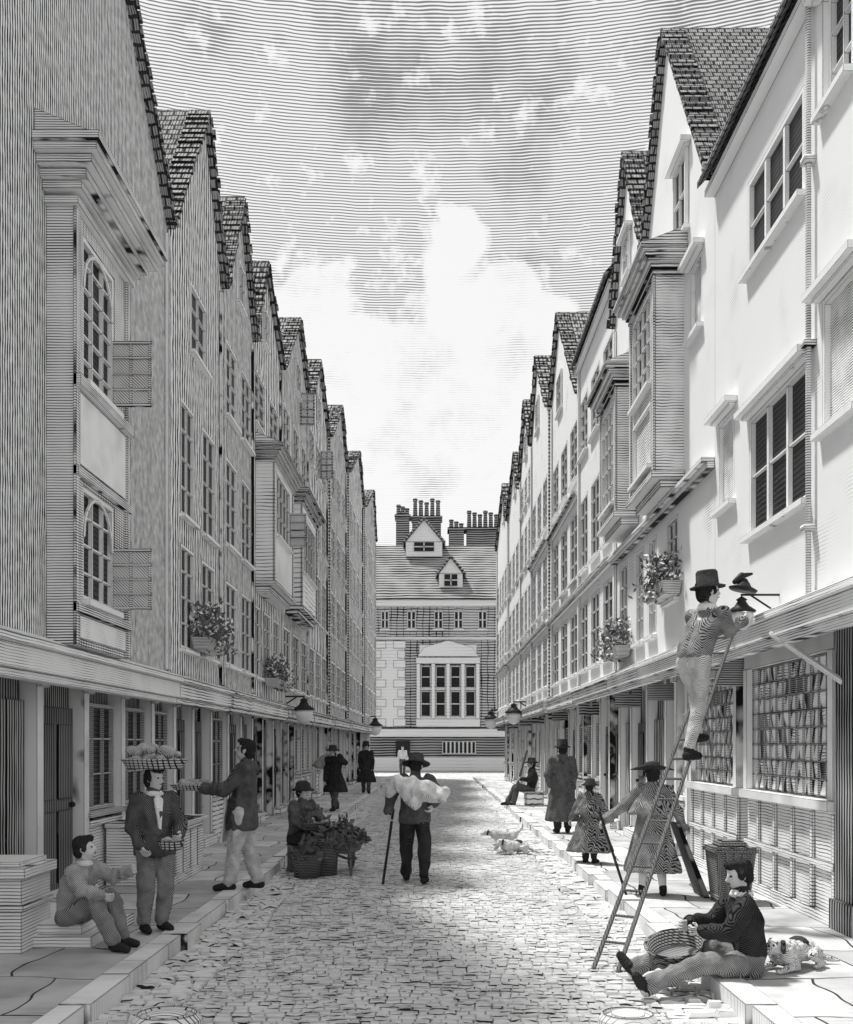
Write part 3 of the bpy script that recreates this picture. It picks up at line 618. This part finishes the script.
def person(label,loc,yaw,H,J=None,top=c_dark,bot=c_mid,hat=None,hatm=c_hat,skirt=None,hair=c_hair,vox=.014,look=0,nod=0,curl=35,breech=False,apron=None,cape=None,sock=c_light,collar=None,open_front=False,slim=0.0):
    J=dict(J or {}); k=H/1.7
    g=lambda n,d: V(J.get(n,d))
    pel=g('pel',(0,0,.93)); che=g('che',(.0,0,1.22)); nec=g('nec',(-.005,0,1.43)); hea=g('hea',nec+V((.025,0,.155)))
    P={}
    for sd,s in (('L',1),('R',-1)):
        P['s'+sd]=g('s'+sd,nec+V((0,s*.17,-.055))); P['e'+sd]=g('e'+sd,P['s'+sd]+V((-.02,s*.05,-.29))); P['w'+sd]=g('w'+sd,P['e'+sd]+V((.07,-s*.01,-.25)))
        P['h'+sd]=g('h'+sd,pel+V((0,s*.09,-.04))); P['k'+sd]=g('k'+sd,(.02,s*.10,.49)); P['a'+sd]=g('a'+sd,(-.02,s*.10,.085)); P['f'+sd]=g('f'+sd,P['a'+sd]+V((.15,s*.02,-.045)))
    e=empty('person',label,'person',loc,math.radians(yaw),world=False)
    def sc(mb): mb.v=[(a*k,b*k,c*k) for a,b,c in mb.v]; return mb
    Rh=Matrix.Rotation(math.radians(look),3,'Z')@Matrix.Rotation(math.radians(nod),3,'Y')
    def hp(x,y,z): return hea+Rh@V((x,y,z))
    b=MB()
    for s in (-1,1):
        b.capsule(pel+V((0,s*.05,0)),.10,che+V((0,s*.055,0)),.10); b.capsule(che+V((0,s*.055,0)),.10,nec+V((0,s*.07,-.10)),.075)
    for sd,s in (('L',1),('R',-1)):
        b.capsule(P['s'+sd],.052,P['e'+sd],.04); b.capsule(P['e'+sd],.04,P['w'+sd],.027)
        b.capsule(P['h'+sd],.082,P['k'+sd],.055); b.capsule(P['k'+sd],.055,P['a'+sd],.037)
        b.capsule(P['a'+sd]-V((0,0,.045)),.037,P['f'+sd],.03)
    b.capsule(nec-V((0,0,.06)),.058,hp(-.01,0,-.06),.052)
    b.ell(hp(-.01,0,.03),(.094,.076,.09),Rh); b.ell(hp(.02,0,-.035),(.066,.058,.078),Rh)
    b.capsule(hp(.045,0,-.088),.026,hp(.05,0,-.085),.024); b.capsule(hp(.084,0,.018),.011,hp(.105,0,-.02),.016,8)
    b.capsule(hp(.075,0,-.055),.018,hp(.078,0,-.06),.016,8)
    for s in (-1,1): b.ell(hp(-.01,s*.079,-.005),(.022,.012,.03),Rh,8,6); b.capsule(hp(.074,s*.015,.035),.012,hp(.066,s*.045,.033),.01,6)
    bb=remesh(b,min(vox,.012),1)
    for sd,s in (('L',1),('R',-1)):
        d=J.get('d'+sd) or (P['w'+sd]-P['e'+sd]); cu=J.get('c'+sd,curl); hand(bb,P['w'+sd],d,s,1,cu,J.get('n'+sd))
    body=sc(bb).build('body',c_skin,e,True)
    ey=MB()
    for s in (-1,1): ey.ell(hp(.077,s*.031,.012),(.010,.013,.008),Rh,8,6)
    ey.capsule(hp(.092,-.02,-.052),.004,hp(.092,.02,-.052),.004,6); sc(ey).build('eyes_and_mouth',c_hair,body,True)
    if hair:
        q=MB(); q.ell(hp(-.03,0,.045),(.09,.084,.085),Rh); q.ell(hp(-.06,0,-.01),(.05,.078,.085),Rh); q.ell(hp(.045,0,.095),(.045,.06,.03),Rh)
        for s in (-1,1): q.capsule(hp(-.0,s*.078,.03),.018,hp(.01,s*.078,-.015),.013)
        sc(folds(remesh(q,.013,1),.016,26)).build('hair',hair,e,True)
    q=MB(); G=.022-slim
    for s in (-1,1):
        q.capsule(pel+V((0,s*.055,.05)),.108+G*.4,che+V((0,s*.06,0)),.108+G*.5); q.capsule(che+V((0,s*.06,0)),.105+G,nec+V((0,s*.075,-.11)),.08+G)
    for sd,s in (('L',1),('R',-1)):
        w=P['w'+sd]; el=P['e'+sd]; q.capsule(P['s'+sd],.062+G*.8,el,.05+G*.7); q.capsule(el,.05+G*.7,el+(w-el)*.9,.036+G*.5)
        q.capsule(el+(w-el)*.82,.052,el+(w-el)*.93,.055,10)
    q.capsule(nec-V((0,0,.05)),.075,nec+V((0,0,.02)),.066)
    if skirt:
        zl,rx,ry=skirt; c1=V((pel.x*.6+J.get('skx',0),pel.y,zl)); q.frus((pel.x,pel.y,pel.z+.12),(.125,.165),c1,(rx,ry))
        q.frus((pel.x,pel.y,pel.z+.14),(.13,.17),(pel.x,pel.y,pel.z+.09),(.14,.178))
    if cape: q.frus((nec.x,nec.y,nec.z+.02),(.08,.09),(nec.x+.0,nec.y,nec.z-cape),(.24,.32))
    sc(folds(remesh(q,vox,2),.022-slim*.5,8)).build('coat' if skirt else 'jacket',top,e,True)
    if open_front:
        q=MB(); f=.118; q.prism([(che.x+f+.012,-.015,che.z-.16),(che.x+f+.012,.015,che.z-.16),(nec.x+f-.02,.05,nec.z-.05),(nec.x+f-.05,0,nec.z),(nec.x+f-.02,-.05,nec.z-.05)],
          [(che.x+f+.03,-.01,che.z-.16),(che.x+f+.03,.01,che.z-.16),(nec.x+f+.005,.045,nec.z-.05),(nec.x+f-.03,0,nec.z),(nec.x+f+.005,-.045,nec.z-.05)])
        sc(q).build('shirt_front',c_white,e)
    q=MB(); gt=slim*.8
    for sd,s in (('L',1),('R',-1)):
        kn=P['k'+sd]; an=P['a'+sd]; q.capsule(pel+V((0,s*.055,.02)),.112-gt*.5,P['h'+sd],.105-gt); q.capsule(P['h'+sd],.105-gt,kn,.08-gt)
        q.capsule(kn,.078-gt,kn+(an-kn)*(.25 if breech else .86),.07-gt if breech else .066-gt)
        if not breech: q.capsule(kn+(an-kn)*.8,.066-gt,kn+(an-kn)*.9,.070-gt)
    sc(folds(remesh(q,vox,2),.020-gt*.6,8)).build('trousers' if not breech else 'breeches',bot,e,True)
    if breech:
        for sd in 'LR':
            q=MB(); kn=P['k'+sd]; an=P['a'+sd]; q.capsule(kn+(an-kn)*.2,.06,kn+(an-kn)*.45,.062); q.capsule(kn+(an-kn)*.45,.062,an,.043)
            sc(q).build('stocking',sock,e,True)
    for sd in 'LR':
        an=P['a'+sd]; ft=P['f'+sd]; q=MB(); d=(ft-an); q.capsule(an-V((0,0,.035))-V((d.x,d.y,0))*.2,.046,an+d*.5-V((0,0,.01)),.048); q.capsule(an+d*.5-V((0,0,.01)),.046,ft,.038); q.capsule(an,.05,an+V((0,0,.03)),.05)
        sc(q).build('shoe',c_shoe,e,True)
    if apron:
        q=MB(); z=pel.z; q.prism([(pel.x+.15,-.13,z+.1),(pel.x+.15,.13,z+.1),(pel.x+.2,.17,z-.38),(pel.x+.2,-.17,z-.38)],[(pel.x+.165,-.13,z+.1),(pel.x+.165,.13,z+.1),(pel.x+.215,.17,z-.38),(pel.x+.215,-.17,z-.38)])
        sc(q).build('apron',apron,e)
        q=MB(); q.prism([(che.x+.125,-.1,z+.11),(che.x+.125,.1,z+.11),(che.x+.13,.09,che.z+.12),(che.x+.13,-.09,che.z+.12)],[(che.x+.145,-.1,z+.11),(che.x+.145,.1,z+.11),(che.x+.15,.09,che.z+.12),(che.x+.15,-.09,che.z+.12)])
        sc(q).build('apron_bib',apron,e)
    if collar:
        q=MB(); q.lathe([(.085,-.02),(.10,.0),(.075,.045),(.068,.04)],nec,n=14); sc(q).build('collar',collar,e,True)
    if hat:
        q=MB()
        if hat=='tall': q.lathe([(.10,.05),(.16,.035),(.165,.05),(.105,.07),(.10,.18),(.085,.20),(.01,.195)],hp(-.01,0,0),Rh,18)
        elif hat=='wide': q.lathe([(.10,.05),(.19,.02),(.195,.035),(.11,.075),(.10,.15),(.07,.17),(.01,.16)],hp(-.01,0,0),Rh,18,sx=1.05,sy=.95)
        elif hat=='round': q.lathe([(.11,.03),(.17,.015),(.175,.03),(.12,.06),(.11,.12),(.07,.16),(.01,.17)],hp(-.01,0,0),Rh,18)
        elif hat=='tricorn':
            n=18; q.lathe([(.10,.05),(.10,.1),(.09,.16),(.01,.175)],hp(-.01,0,0),Rh,n)
            vs=[];
            for i in range(n):
                t=2*math.pi*i/n; r=.2+.08*abs(math.sin(t)); zz=.055+.07*(math.cos(2*t)*.5+.5); vs+= [hp(-.01+.1*math.cos(t),.1*math.sin(t),.06),hp(-.01+r*.85*math.cos(t),r*math.sin(t),zz),hp(-.01+r*.85*math.cos(t),r*math.sin(t),zz+.012),hp(-.01+.1*math.cos(t),.1*math.sin(t),.08)]
            q.add(vs,[(i*4+j,((i+1)%n)*4+j,((i+1)%n)*4+(j+1)%4,i*4+(j+1)%4) for i in range(n) for j in range(4)])
        sc(q).build('hat',hatm,e,True)
    return e
person('boy in grey jacket sitting on the stone step at lower left, arm held out',(-2.80,7.72,.1),-18,1.3,dict(pel=(0,0,.345),che=(.05,0,.62),nec=(.13,0,.83),kL=(.40,.10,.50),kR=(.38,-.13,.47),aL=(.52,.10,.085),aR=(.60,-.13,.085),
 eL=(.34,.2,.68),wL=(.58,.14,.76),eR=(.28,-.22,.60),wR=(.44,-.14,.55)),top=c_mid,bot=c_mid2,nod=-8,look=20,collar=c_white)
person('boy in dark jacket standing with a laden basket tray balanced on his head',(-2.33,8.3,.1),-50,1.36,dict(eR=(.0,-.24,1.1),wR=(.16,-.22,.92),eL=(.06,.26,1.12),wL=(.26,.16,1.02),kL=(.06,.1,.49)),top=c_dark,bot=c_mid2,look=20,collar=c_white,open_front=True,skirt=(.80,.16,.20))
def tray(name,label,c,R_,h,goods,seed=1,mat=m_wick,rim=.03,leaf=0,heap=0):
    e=empty(name,label,'basket',c,world=False); a=MB(); a.lathe([(.01,0),(R_*.82,0),(R_,h),(R_+rim*.4,h+.01),(R_-rim*.4,h+.012),(R_*.8,.015),(.01,.014)],n=22,close=False); a.build('basket_bowl',mat,e,True)
    rr=random.Random(seed)
    if goods:
        a=MB()
        for _ in range(goods): t=rr.uniform(0,6.28);q=rr.random()**.5*R_*.72; s=rr.uniform(.035,.055)*(R_/.25)**.5; a.ell((q*math.cos(t),q*math.sin(t),.03+rr.random()*(h*.9+heap*(1-(q/R_)**2))+s*.3),(s,s*.9,s*.75),n=8,m=6)
        a.build('produce',m_food,e,True)
    if leaf:
        a=MB()
        for _ in range(leaf):
            t=rr.uniform(0,6.28);q=rr.random()**.5; p=V((q*R_*1.15*math.cos(t),q*R_*1.15*math.sin(t),h*.8+rr.random()*.24*(1.25-q))); d=V((rr.uniform(-1,1),rr.uniform(-1,1),rr.uniform(-.3,1))).normalized(); u=d.orthogonal().normalized(); s=rr.uniform(.04,.09); a.add([p,p+d*s*.6+u*s*.4,p+d*s*1.3,p+d*s*.6-u*s*.4],[(0,1,2,3)])
        a.build('greens',m_leaf,e)
    return e
tray('head_tray','round shallow basket tray on the boy\'s head',(-2.325,8.295,.1+1.352),.265,.07,46,2,heap=.09)
tray('hand_basket','small basket held by the boy with the head tray',(-2.14,8.12,.80),.1,.06,8,3)
person('man in dark jacket and pale apron facing left, holding out a tray',(-2.06,10.7,.1),178,1.6,dict(eL=(.16,.24,1.14),wL=(.40,.17,1.16),eR=(.16,-.24,1.14),wR=(.40,-.17,1.16),che=(-.03,0,1.22),nec=(-.05,0,1.43),kL=(.06,.11,.49),aL=(.12,.12,.085),aR=(-.16,-.1,.085),kR=(-.04,-.1,.49)),top=c_dark,bot=c_trous,nod=-12,apron=c_light,skirt=(.70,.17,.2))
tray('hawker_tray','shallow tray of goods held out by the man in the apron',(-2.58,10.72,1.17),.25,.05,22,4)
person('hawker in a low hat seated in the gutter beside the barrow',(-1.80,13.2,0),-40,1.5,dict(pel=(0,0,.50),che=(.04,0,.80),nec=(.08,0,1.02),kL=(.36,.16,.52),kR=(.36,-.16,.52),aL=(.38,.17,.085),aR=(.40,-.15,.085),eL=(.2,.25,.76),wL=(.36,.14,.66),eR=(.2,-.25,.76),wR=(.36,-.14,.66)),top=c_coatd,bot=c_black,hat='round')
a=MB(); a.lathe([(.17,0),(.15,.05),(.15,.32),(.18,.34),(.01,.345)],(-1.80,13.2,0),n=12); tag(a.build('stool',m_wood,None),'squat round stool under the seated hawker','stool')
tray('hawker_basket','leafy basket on the knees of the seated hawker',(-1.56,12.98,.55),.2,.09,10,6,m_wickd,leaf=90)
tray('ground_basket','round basket of greens standing on the setts before the seated hawker',(-1.60,12.5,0),.19,.28,0,12,m_wickd,leaf=160)
tray('ground_basket','second dark basket of greens on the setts between the first basket and the barrow',(-1.40,12.75,0),.18,.42,0,13,m_wickd,leaf=160)
e=empty('wheelbarrow','small dark wheelbarrow heaped with greens beside the seated hawker','wheelbarrow',(-1.20,12.95,0),math.radians(78),world=False); e.scale=(.85,.85,.9)
a=MB(); a.hexa([(-.3,-.2,.30),(.28,-.2,.30),(.28,.2,.30),(-.3,.2,.30)],[(-.38,-.27,.50),(.36,-.27,.50),(.36,.27,.50),(-.38,.27,.50)]); a.build('tub',m_wickd,e)
for s in (-1,1):
    a=MB(); a.rod((.48,s*.08,.15),(-.60,s*.24,.42),.02,6); a.build('handle',m_wood,e); a=MB(); a.rod((-.28,s*.2,.36),(-.33,s*.24,.02),.022,6); a.build('leg',m_wood,e)
a=MB(); R=Matrix.Rotation(math.radians(90),3,'X'); a.lathe([(.12,-.02),(.15,-.02),(.15,.02),(.12,.02),(.12,-.02)],(.48,0,.15),R,18,close=False)
for i in range(6): t=math.pi*i/3; a.rod((.48,0,.15),(.48+.13*math.cos(t),0,.15+.13*math.sin(t)),.012,5)
a.build('wheel',m_wood,e)
rr=random.Random(8); a=MB()
for _ in range(900):
    t=rr.uniform(0,6.28);q=rr.random()**.5; p=V((q*.48*math.cos(t),q*.36*math.sin(t),.42+rr.random()*.34*(1.2-q))); d=V((rr.uniform(-1,1),rr.uniform(-1,1),rr.uniform(-.4,1))).normalized(); u=d.orthogonal().normalized(); s=rr.uniform(.04,.1); a.add([p,p+d*s*.6+u*s*.4,p+d*s*1.3,p+d*s*.6-u*s*.4],[(0,1,2,3)])
a.build('greens',m_leaf,e)
walk=dict(kL=(.14,.1,.5),aL=(.22,.1,.085),kR=(-.02,-.1,.49),aR=(-.2,-.1,.1))
person('dark-coated person stooping under a bundle on the left pavement',(-2.35,23.6,.1),-120,1.55,dict(walk,nec=(.1,0,1.38),eL=(.0,.3,1.25),wL=(.12,.2,1.45)),top=c_black,bot=c_dark,hat='wide',vox=.02,skirt=(.5,.25,.32))
a=MB(); a.ell((-2.55,23.75,1.25),(.24,.2,.2)); a.ell((-2.75,23.7,1.2),(.14,.12,.12)); tag(remesh(a,.03,3).build('bundle',c_mid,None,True),'round bundle on the stooping person far left','bundle')
person('short person in a dark coat far along the left pavement',(-2.2,32,.1),-90,1.6,dict(walk),top=c_black,bot=c_dark,hat='tall',vox=.025,skirt=(.4,.26,.34))
person('tiny distant walker in the middle of the crossing',(-1.75,54,0),-90,1.6,dict(walk),top=c_light,bot=c_dark,vox=.03)
person('man in wide hat walking up the middle of the road clutching a white sack',(-.24,12.0,0),85,1.58,dict(kL=(.08,.12,.5),aL=(.16,.13,.085),kR=(-.02,-.12,.49),aR=(-.14,-.13,.085),che=(.05,0,1.2),nec=(.1,0,1.37),hea=(.15,0,1.50),eL=(-.0,.30,1.14),wL=(-.06,.34,.92),dL=(0,0,-1),eR=(.0,-.30,1.12),wR=(-.05,-.24,1.0)),top=c_dark,bot=c_black,hat='wide',nod=15,skirt=(.78,.17,.21))
a=MB(); c=V((-.22,11.86,1.12))
a.capsule(c+V((-.20,0,.07)),.085,c+V((.04,-.02,.0)),.12,14); a.capsule(c+V((.04,-.02,.0)),.12,c+V((.24,.0,-.08)),.085,14); a.capsule(c+V((-.10,0,.02)),.10,c+V((-.04,0,-.12)),.09,14); a.capsule(c+V((-.25,0,.07)),.05,c+V((-.31,.02,-.05)),.045); a.capsule(c+V((.28,.0,-.1)),.05,c+V((.33,.0,-.03)),.035)
tag(folds(remesh(a,.013,2),.045,8).build('sack',c_light,None,True),'creased white sack slung across the back of the man in mid road','sack')
a=MB(); a.rod((-.62,11.9,.0),(-.50,12.02,.87),.017,6); tag(a.build('walking_stick',m_iron),'stick in the left hand of the man in mid road','stick')
person('person slumped against the right shopfront with legs out, far down the pavement',(2.45,25.6,.1),185,1.6,dict(pel=(0,0,.45),che=(-.06,0,.75),nec=(-.04,0,.98),kL=(.38,.12,.55),kR=(.4,-.12,.5),aL=(.5,.12,.085),aR=(.62,-.12,.085),eL=(.1,.25,.72),wL=(.3,.18,.72)),top=c_black,bot=c_dark,hat='wide',vox=.02)
a=MB(); a.box(2.3,2.75,25.3,25.9,.1,.42); a.box(2.26,2.79,25.26,25.94,.423,.46); tag(a.build('bench_box',M('plank',25)),'wooden box seat under the slumped person on the right','box')
a=MB(); a.rod((1.95,25.5,.1),(2.35,25.6,1.5),.03,6); tag(a.build('broom_pole',m_wood),'pole leaning by the slumped person on the right','pole')
person('person in long dark greatcoat and hat walking away on the right pavement',(2.24,17.6,.1),95,1.58,dict(eL=(-.02,.28,1.1),wL=(.1,.2,.9)),top=c_coatd,bot=c_black,hat='tall',skirt=(.24,.26,.31),vox=.018)
person('small stocky child in a round hat and dark cape on the right pavement',(2.03,13.1,.1),60,1.08,dict(eL=(.0,.32,1.1),wL=(.08,.46,.88),eR=(.0,-.32,1.1),wR=(.08,-.46,.88)),top=c_coatm,bot=c_black,hat='wide',skirt=(.26,.38,.48),cape=.42,vox=.02)
person('stout figure in cocked hat and caped greatcoat, one arm reaching out with a stick',(2.24,10.3,.1),80,1.36,dict(nec=(.02,0,1.40),eL=(.05,.36,1.15),wL=(.12,.60,.96),eR=(-.02,-.3,1.1),wR=(.1,-.40,.86),aL=(.0,.13,.085),aR=(-.04,-.13,.085)),top=c_coat,bot=c_mid,hat='tricorn',skirt=(.32,.28,.36),cape=.34,breech=True)
a=MB(); a.rod((1.96,10.22,.1),(1.72,10.45,.95),.014,6); tag(a.build('walking_stick',m_iron),'slanting stick held by the stout figure in the caped coat','stick')
def dog(label,loc,yaw,L,pose='stand',mat=c_fur):
    e=empty('dog',label,'dog',loc,math.radians(yaw),world=False); k=L/.7; b=MB()
    if pose=='stand':
        sh,hp_=V((.22,0,.36)),V((-.22,0,.37)); head=V((.42,0,.40))
        legs=[((.2,s*.07,.32),(.17,s*.08,.18),(.2,s*.08,.04),(.24,s*.08,.02)) for s in (-1,1)]+[((-.22,s*.07,.34),(-.13,s*.09,.22),(-.27,s*.08,.13),(-.23,s*.08,.02)) for s in (-1,1)]
        tail=((-.3,0,.42),(-.42,0,.52),(-.44,.03,.62))
    else:
        sh,hp_=V((.2,0,.17)),V((-.2,0,.15)); head=V((.36,.04,.25))
        legs=[((.18,s*.09,.13),(.14,s*.12,.05),(.32,s*.1,.03),(.38,s*.1,.02)) for s in (-1,1)]+[((-.22,s*.09,.14),(-.06,s*.15,.13),(-.24,s*.15,.04),(-.12,s*.15,.02)) for s in (-1,1)]
        tail=((-.3,0,.12),(-.42,.06,.05),(-.5,.14,.03))
    b.capsule(sh,.125,(sh+hp_)/2+V((0,0,-.005)),.105,12); b.capsule((sh+hp_)/2,.105,hp_,.1,12); b.capsule(sh+V((.05,0,.05)),.085,head+V((-.04,0,0)),.06)
    b.ell(head,(.085,.068,.07)); b.capsule(head+V((.05,0,-.015)),.045,head+V((.14,0,-.035)),.028)
    for q in legs: b.capsule(q[0],.058,q[1],.038); b.capsule(q[1],.036,q[2],.024); b.capsule(q[2],.024,q[3],.024)
    b.capsule(tail[0],.03,tail[1],.025); b.capsule(tail[1],.024,tail[2],.014)
    bb=folds(remesh(b,.013,1),.012,22); bb.v=[(x*k,y*k,z*k) for x,y,z in bb.v]; bb.build('body',mat,e,True)
    n=MB(); n.ell(head+V((.165,0,-.03)),(.016,.018,.014),n=8,m=6); n.v=[(x*k,y*k,z*k) for x,y,z in n.v]; n.build('nose',c_hair,e,True)
    for s in (-1,1):
        n=MB(); n.ell(head+V((.07,s*.035,.025)),(.011,.011,.011),n=8,m=6); n.v=[(x*k,y*k,z*k) for x,y,z in n.v]; n.build('eye',c_hair,e,True)
        n=MB(); n.capsule(head+V((-.03,s*.065,.045)),.026,head+V((-.005,s*.092,-.035)),.022); n.v=[(x*k,y*k,z*k) for x,y,z in n.v]; n.build('ear',c_furd,e,True)
    n=MB(); n.ell((-.08,-.02,sh.z+.04),(.12,.105,.085)); n.v=[(x*k,y*k,z*k) for x,y,z in n.v]; n.build('saddle_patch',c_furd,e,True)
dog('small patched dog standing in the right gutter behind the child',(1.10,15.75,0),165,.46,'stand')
dog('patched dog lying in the road near the right kerb, head toward the street',(1.22,15.2,0),200,.5,'lie')
dog('pale dog lying on the pavement behind the seated basket seller',(2.50,6.95,.105),215,.50,'lie')
person('basket seller in dark jacket sitting on the right kerb with legs stretched into the road',(2.12,6.75,.105),174,1.42,dict(pel=(0,0,.13),che=(.02,0,.42),nec=(.06,0,.64),kL=(.42,.26,.13),kR=(.42,-.2,.22),aL=(.86,.36,-.04),aR=(.90,-.26,-.04),fL=(.94,.44,.06),fR=(1.0,-.32,.06),
 eL=(.2,.26,.38),wL=(.40,.12,.36),eR=(.24,-.24,.40),wR=(.46,-.12,.38)),top=c_black,bot=c_mid2,nod=12,look=15,collar=c_white)
a=tray('wicker_basket','shallow round wicker basket between the knees of the seated seller',(1.64,6.78,.20),.20,.11,0,9,m_wickd); a.rotation_euler=(math.radians(16),math.radians(-10),0)
e=empty('wicker_hamper','tapering slatted hamper standing by the right shop window','hamper',(2.92,9.9,.1),world=False)
a=MB(); a.hexa([(-.15,-.15,0),(.15,-.15,0),(.15,.15,0),(-.15,.15,0)],[(-.2,-.2,.55),(.2,-.2,.55),(.2,.2,.55),(-.2,.2,.55)]); a.build('hamper_body',m_wickd,e)
for i in range(5):
    a=MB(); x=-.13+.065*i; a.hexa([(x-.015,-.165,0),(x+.015,-.165,0),(x+.015,-.152,0),(x-.015,-.152,0)],[(x*1.33-.02,-.215,.56),(x*1.33+.02,-.215,.56),(x*1.33+.02,-.203,.56),(x*1.33-.02,-.203,.56)]); a.build('stave',m_wood,e)
for z,r in ((.05,.17),(.5,.215)): a=MB(); a.box(-r,r,-r,r,z,z+.03); a.build('hoop',m_wickd,e)
a=MB(); a.lathe([(.2,.56),(.17,.6),(.01,.62)],n=4,R=Matrix.Rotation(math.radians(45),3,'Z')); a.build('lid',m_wickd,e)
a=MB(); a.hexa([(2.72,10.1,.1),(2.78,10.1,.1),(2.78,10.5,.1),(2.72,10.5,.1)],[(2.46,10.2,.85),(2.50,10.2,.85),(2.50,10.5,.85),(2.46,10.5,.85)])  # thin dark slanting slab standing in for an unidentified dark diagonal shape
tag(a.build('dark_slab',M('door')),'dark slanting slab between the stout figure and the hamper','board')
# ladder
A=V((1.25,7.33,0)); B=V((2.88,9.95,2.74)); d=(B-A).normalized(); t=V((d.y,-d.x,0)).normalized(); B2=B+d*.22
e=empty('ladder','long thin wooden ladder leaning from the road to the right jetty','ladder',A)
for s in (-1,1):
    a=MB(); w=.075; a.capsule(A+t*s*(w+.02),.018,B2+t*s*w,.015,6); a.build('rail',m_wood,e)
for i in range(1,17):
    c=A+(B2-A)*i/17; a=MB(); a.rod(c-t*.085,c+t*.085,.011,6); a.build('rung',m_wood,e)
pt=lambda q:A+(B2-A)*q
foot=pt(9/17.0)
person('lamplighter in hat, grey jacket and pale trousers standing high on the ladder',(foot.x+.05,foot.y-.10,foot.z-.02),40,1.62,dict(pel=(.04,-.02,.93),che=(.12,-.05,1.2),nec=(.18,-.07,1.40),kL=(.20,.06,.62),aL=(.18,.05,.24),fL=(.32,.05,.22),kR=(.08,-.05,.5),aR=(-.03,-.02,.085),fR=(.11,-.02,.05),
 eL=(.32,.12,1.15),wL=(.46,-.02,1.24),eR=(.26,-.25,1.18),wR=(.46,-.26,1.30)),top=c_mid2,bot=c_trous,hat='tall',nod=-5,look=-25,collar=c_white,slim=.02)
# ------------------------------------------------------------------ world
w=bpy.data.worlds.new('World'); S.world=w; w.use_nodes=True; t=NT(w.node_tree)
out=t.n('ShaderNodeOutputWorld'); bg=t.n('ShaderNodeBackground'); t.l(bg.outputs[0],out.inputs[0])
sd=V((-.33,.22,.91)).normalized()
sky=t.n('ShaderNodeTexSky'); sky.sky_type='NISHITA'; sky.sun_disc=False; sky.sun_elevation=math.asin(sd.z); sky.sun_rotation=math.atan2(sd.x,sd.y)
bw=t.n('ShaderNodeRGBToBW'); t.l(sky.outputs[0],bw.inputs[0])
nish=t.m('MULTIPLY',bw.outputs[0],.10)
g=t.n('ShaderNodeTexCoord').outputs['Generated']
sp=t.n('ShaderNodeSeparateXYZ'); t.l(g,sp.inputs[0]); z=sp.outputs[2]
n1=t.noise(g,3.0,4,.6); n2=t.noise(g,11,5,.65); n3=t.noise(g,5.5,5,.6); n4=t.noise(g,34,3,.6)
puff=t.m('ADD',t.m('MULTIPLY',t.vor(g,9),.15),t.m('MULTIPLY',t.vor(g,22),.06))
xx=t.m('MULTIPLY',t.m('ADD',sp.outputs[0],.03),t.m('ADD',sp.outputs[0],.03))
el=t.m('ADD',t.m('ADD',z,t.m('MULTIPLY',t.m('SUBTRACT',n1,.5),.10)),puff)
el=t.m('ADD',el,t.m('MULTIPLY',t.m('SUBTRACT',n4,.5),.09))
el=t.m('ADD',el,t.m('MULTIPLY',xx,1.2))
cloud=t.m('MULTIPLY',t.m('SUBTRACT',.535,el),60,clamp=True)
patch=t.m('MULTIPLY',t.m('SUBTRACT',n2,.50),6,clamp=True)
hazy=t.m('MULTIPLY',t.m('SUBTRACT',.30,z),4,clamp=True)
dark=t.m('MULTIPLY',t.m('SUBTRACT',n3,.52),7,clamp=True)
fleck=t.m('MULTIPLY',t.m('SUBTRACT',n4,.57),7,clamp=True)
up=t.m('SUBTRACT',t.m('ADD',.46,t.m('MULTIPLY',dark,.38)),t.m('MULTIPLY',fleck,.45))
low=t.m('ADD',t.m('MULTIPLY',patch,.34),t.m('MULTIPLY',hazy,.24))
cov=t.m('ADD',t.m('MULTIPLY',t.m('SUBTRACT',1,cloud),up),t.m('MULTIPLY',cloud,low))
c=t.m('ADD',t.m('MULTIPLY',z,1/.0020),t.m('MULTIPLY',t.noise(g,46,1),.8))
tri=t.m('MULTIPLY',t.m('ABSOLUTE',t.m('SUBTRACT',t.m('FRACT',c),.5)),2)
mask=t.m('ADD',t.m('MULTIPLY',t.m('SUBTRACT',cov,tri),3.5),.2,clamp=True)
paper=t.m('ADD',t.m('MULTIPLY',nish,.25),.66)
val=t.m('MULTIPLY',paper,t.m('SUBTRACT',1,t.m('MULTIPLY',mask,.76)))
t.l(val,bg.inputs[0]); bg.inputs[1].default_value=1.28
L=bpy.data.lights.new('sun','SUN'); L.energy=4.2; L.angle=math.radians(5); L.color=(1,.995,.98)
lo=bpy.data.objects.new('sun',L); COL.objects.link(lo); lo.rotation_euler=(-sd).to_track_quat('-Z','Y').to_euler()
cam=bpy.data.cameras.new('camera'); co=bpy.data.objects.new('camera',cam); COL.objects.link(co)
co.location=(0,0,EYE); co.rotation_euler=(math.radians(90),0,0); cam.sensor_fit='VERTICAL'; cam.sensor_height=36; cam.lens=36*1000/1024
cam.shift_x=-(CX-426.5)/1024; cam.shift_y=(HY-512)/1024; cam.clip_end=3000; cam.clip_start=.05
S.camera=co
S.view_settings.view_transform='Standard'; S.view_settings.look='None'; S.view_settings.exposure=0
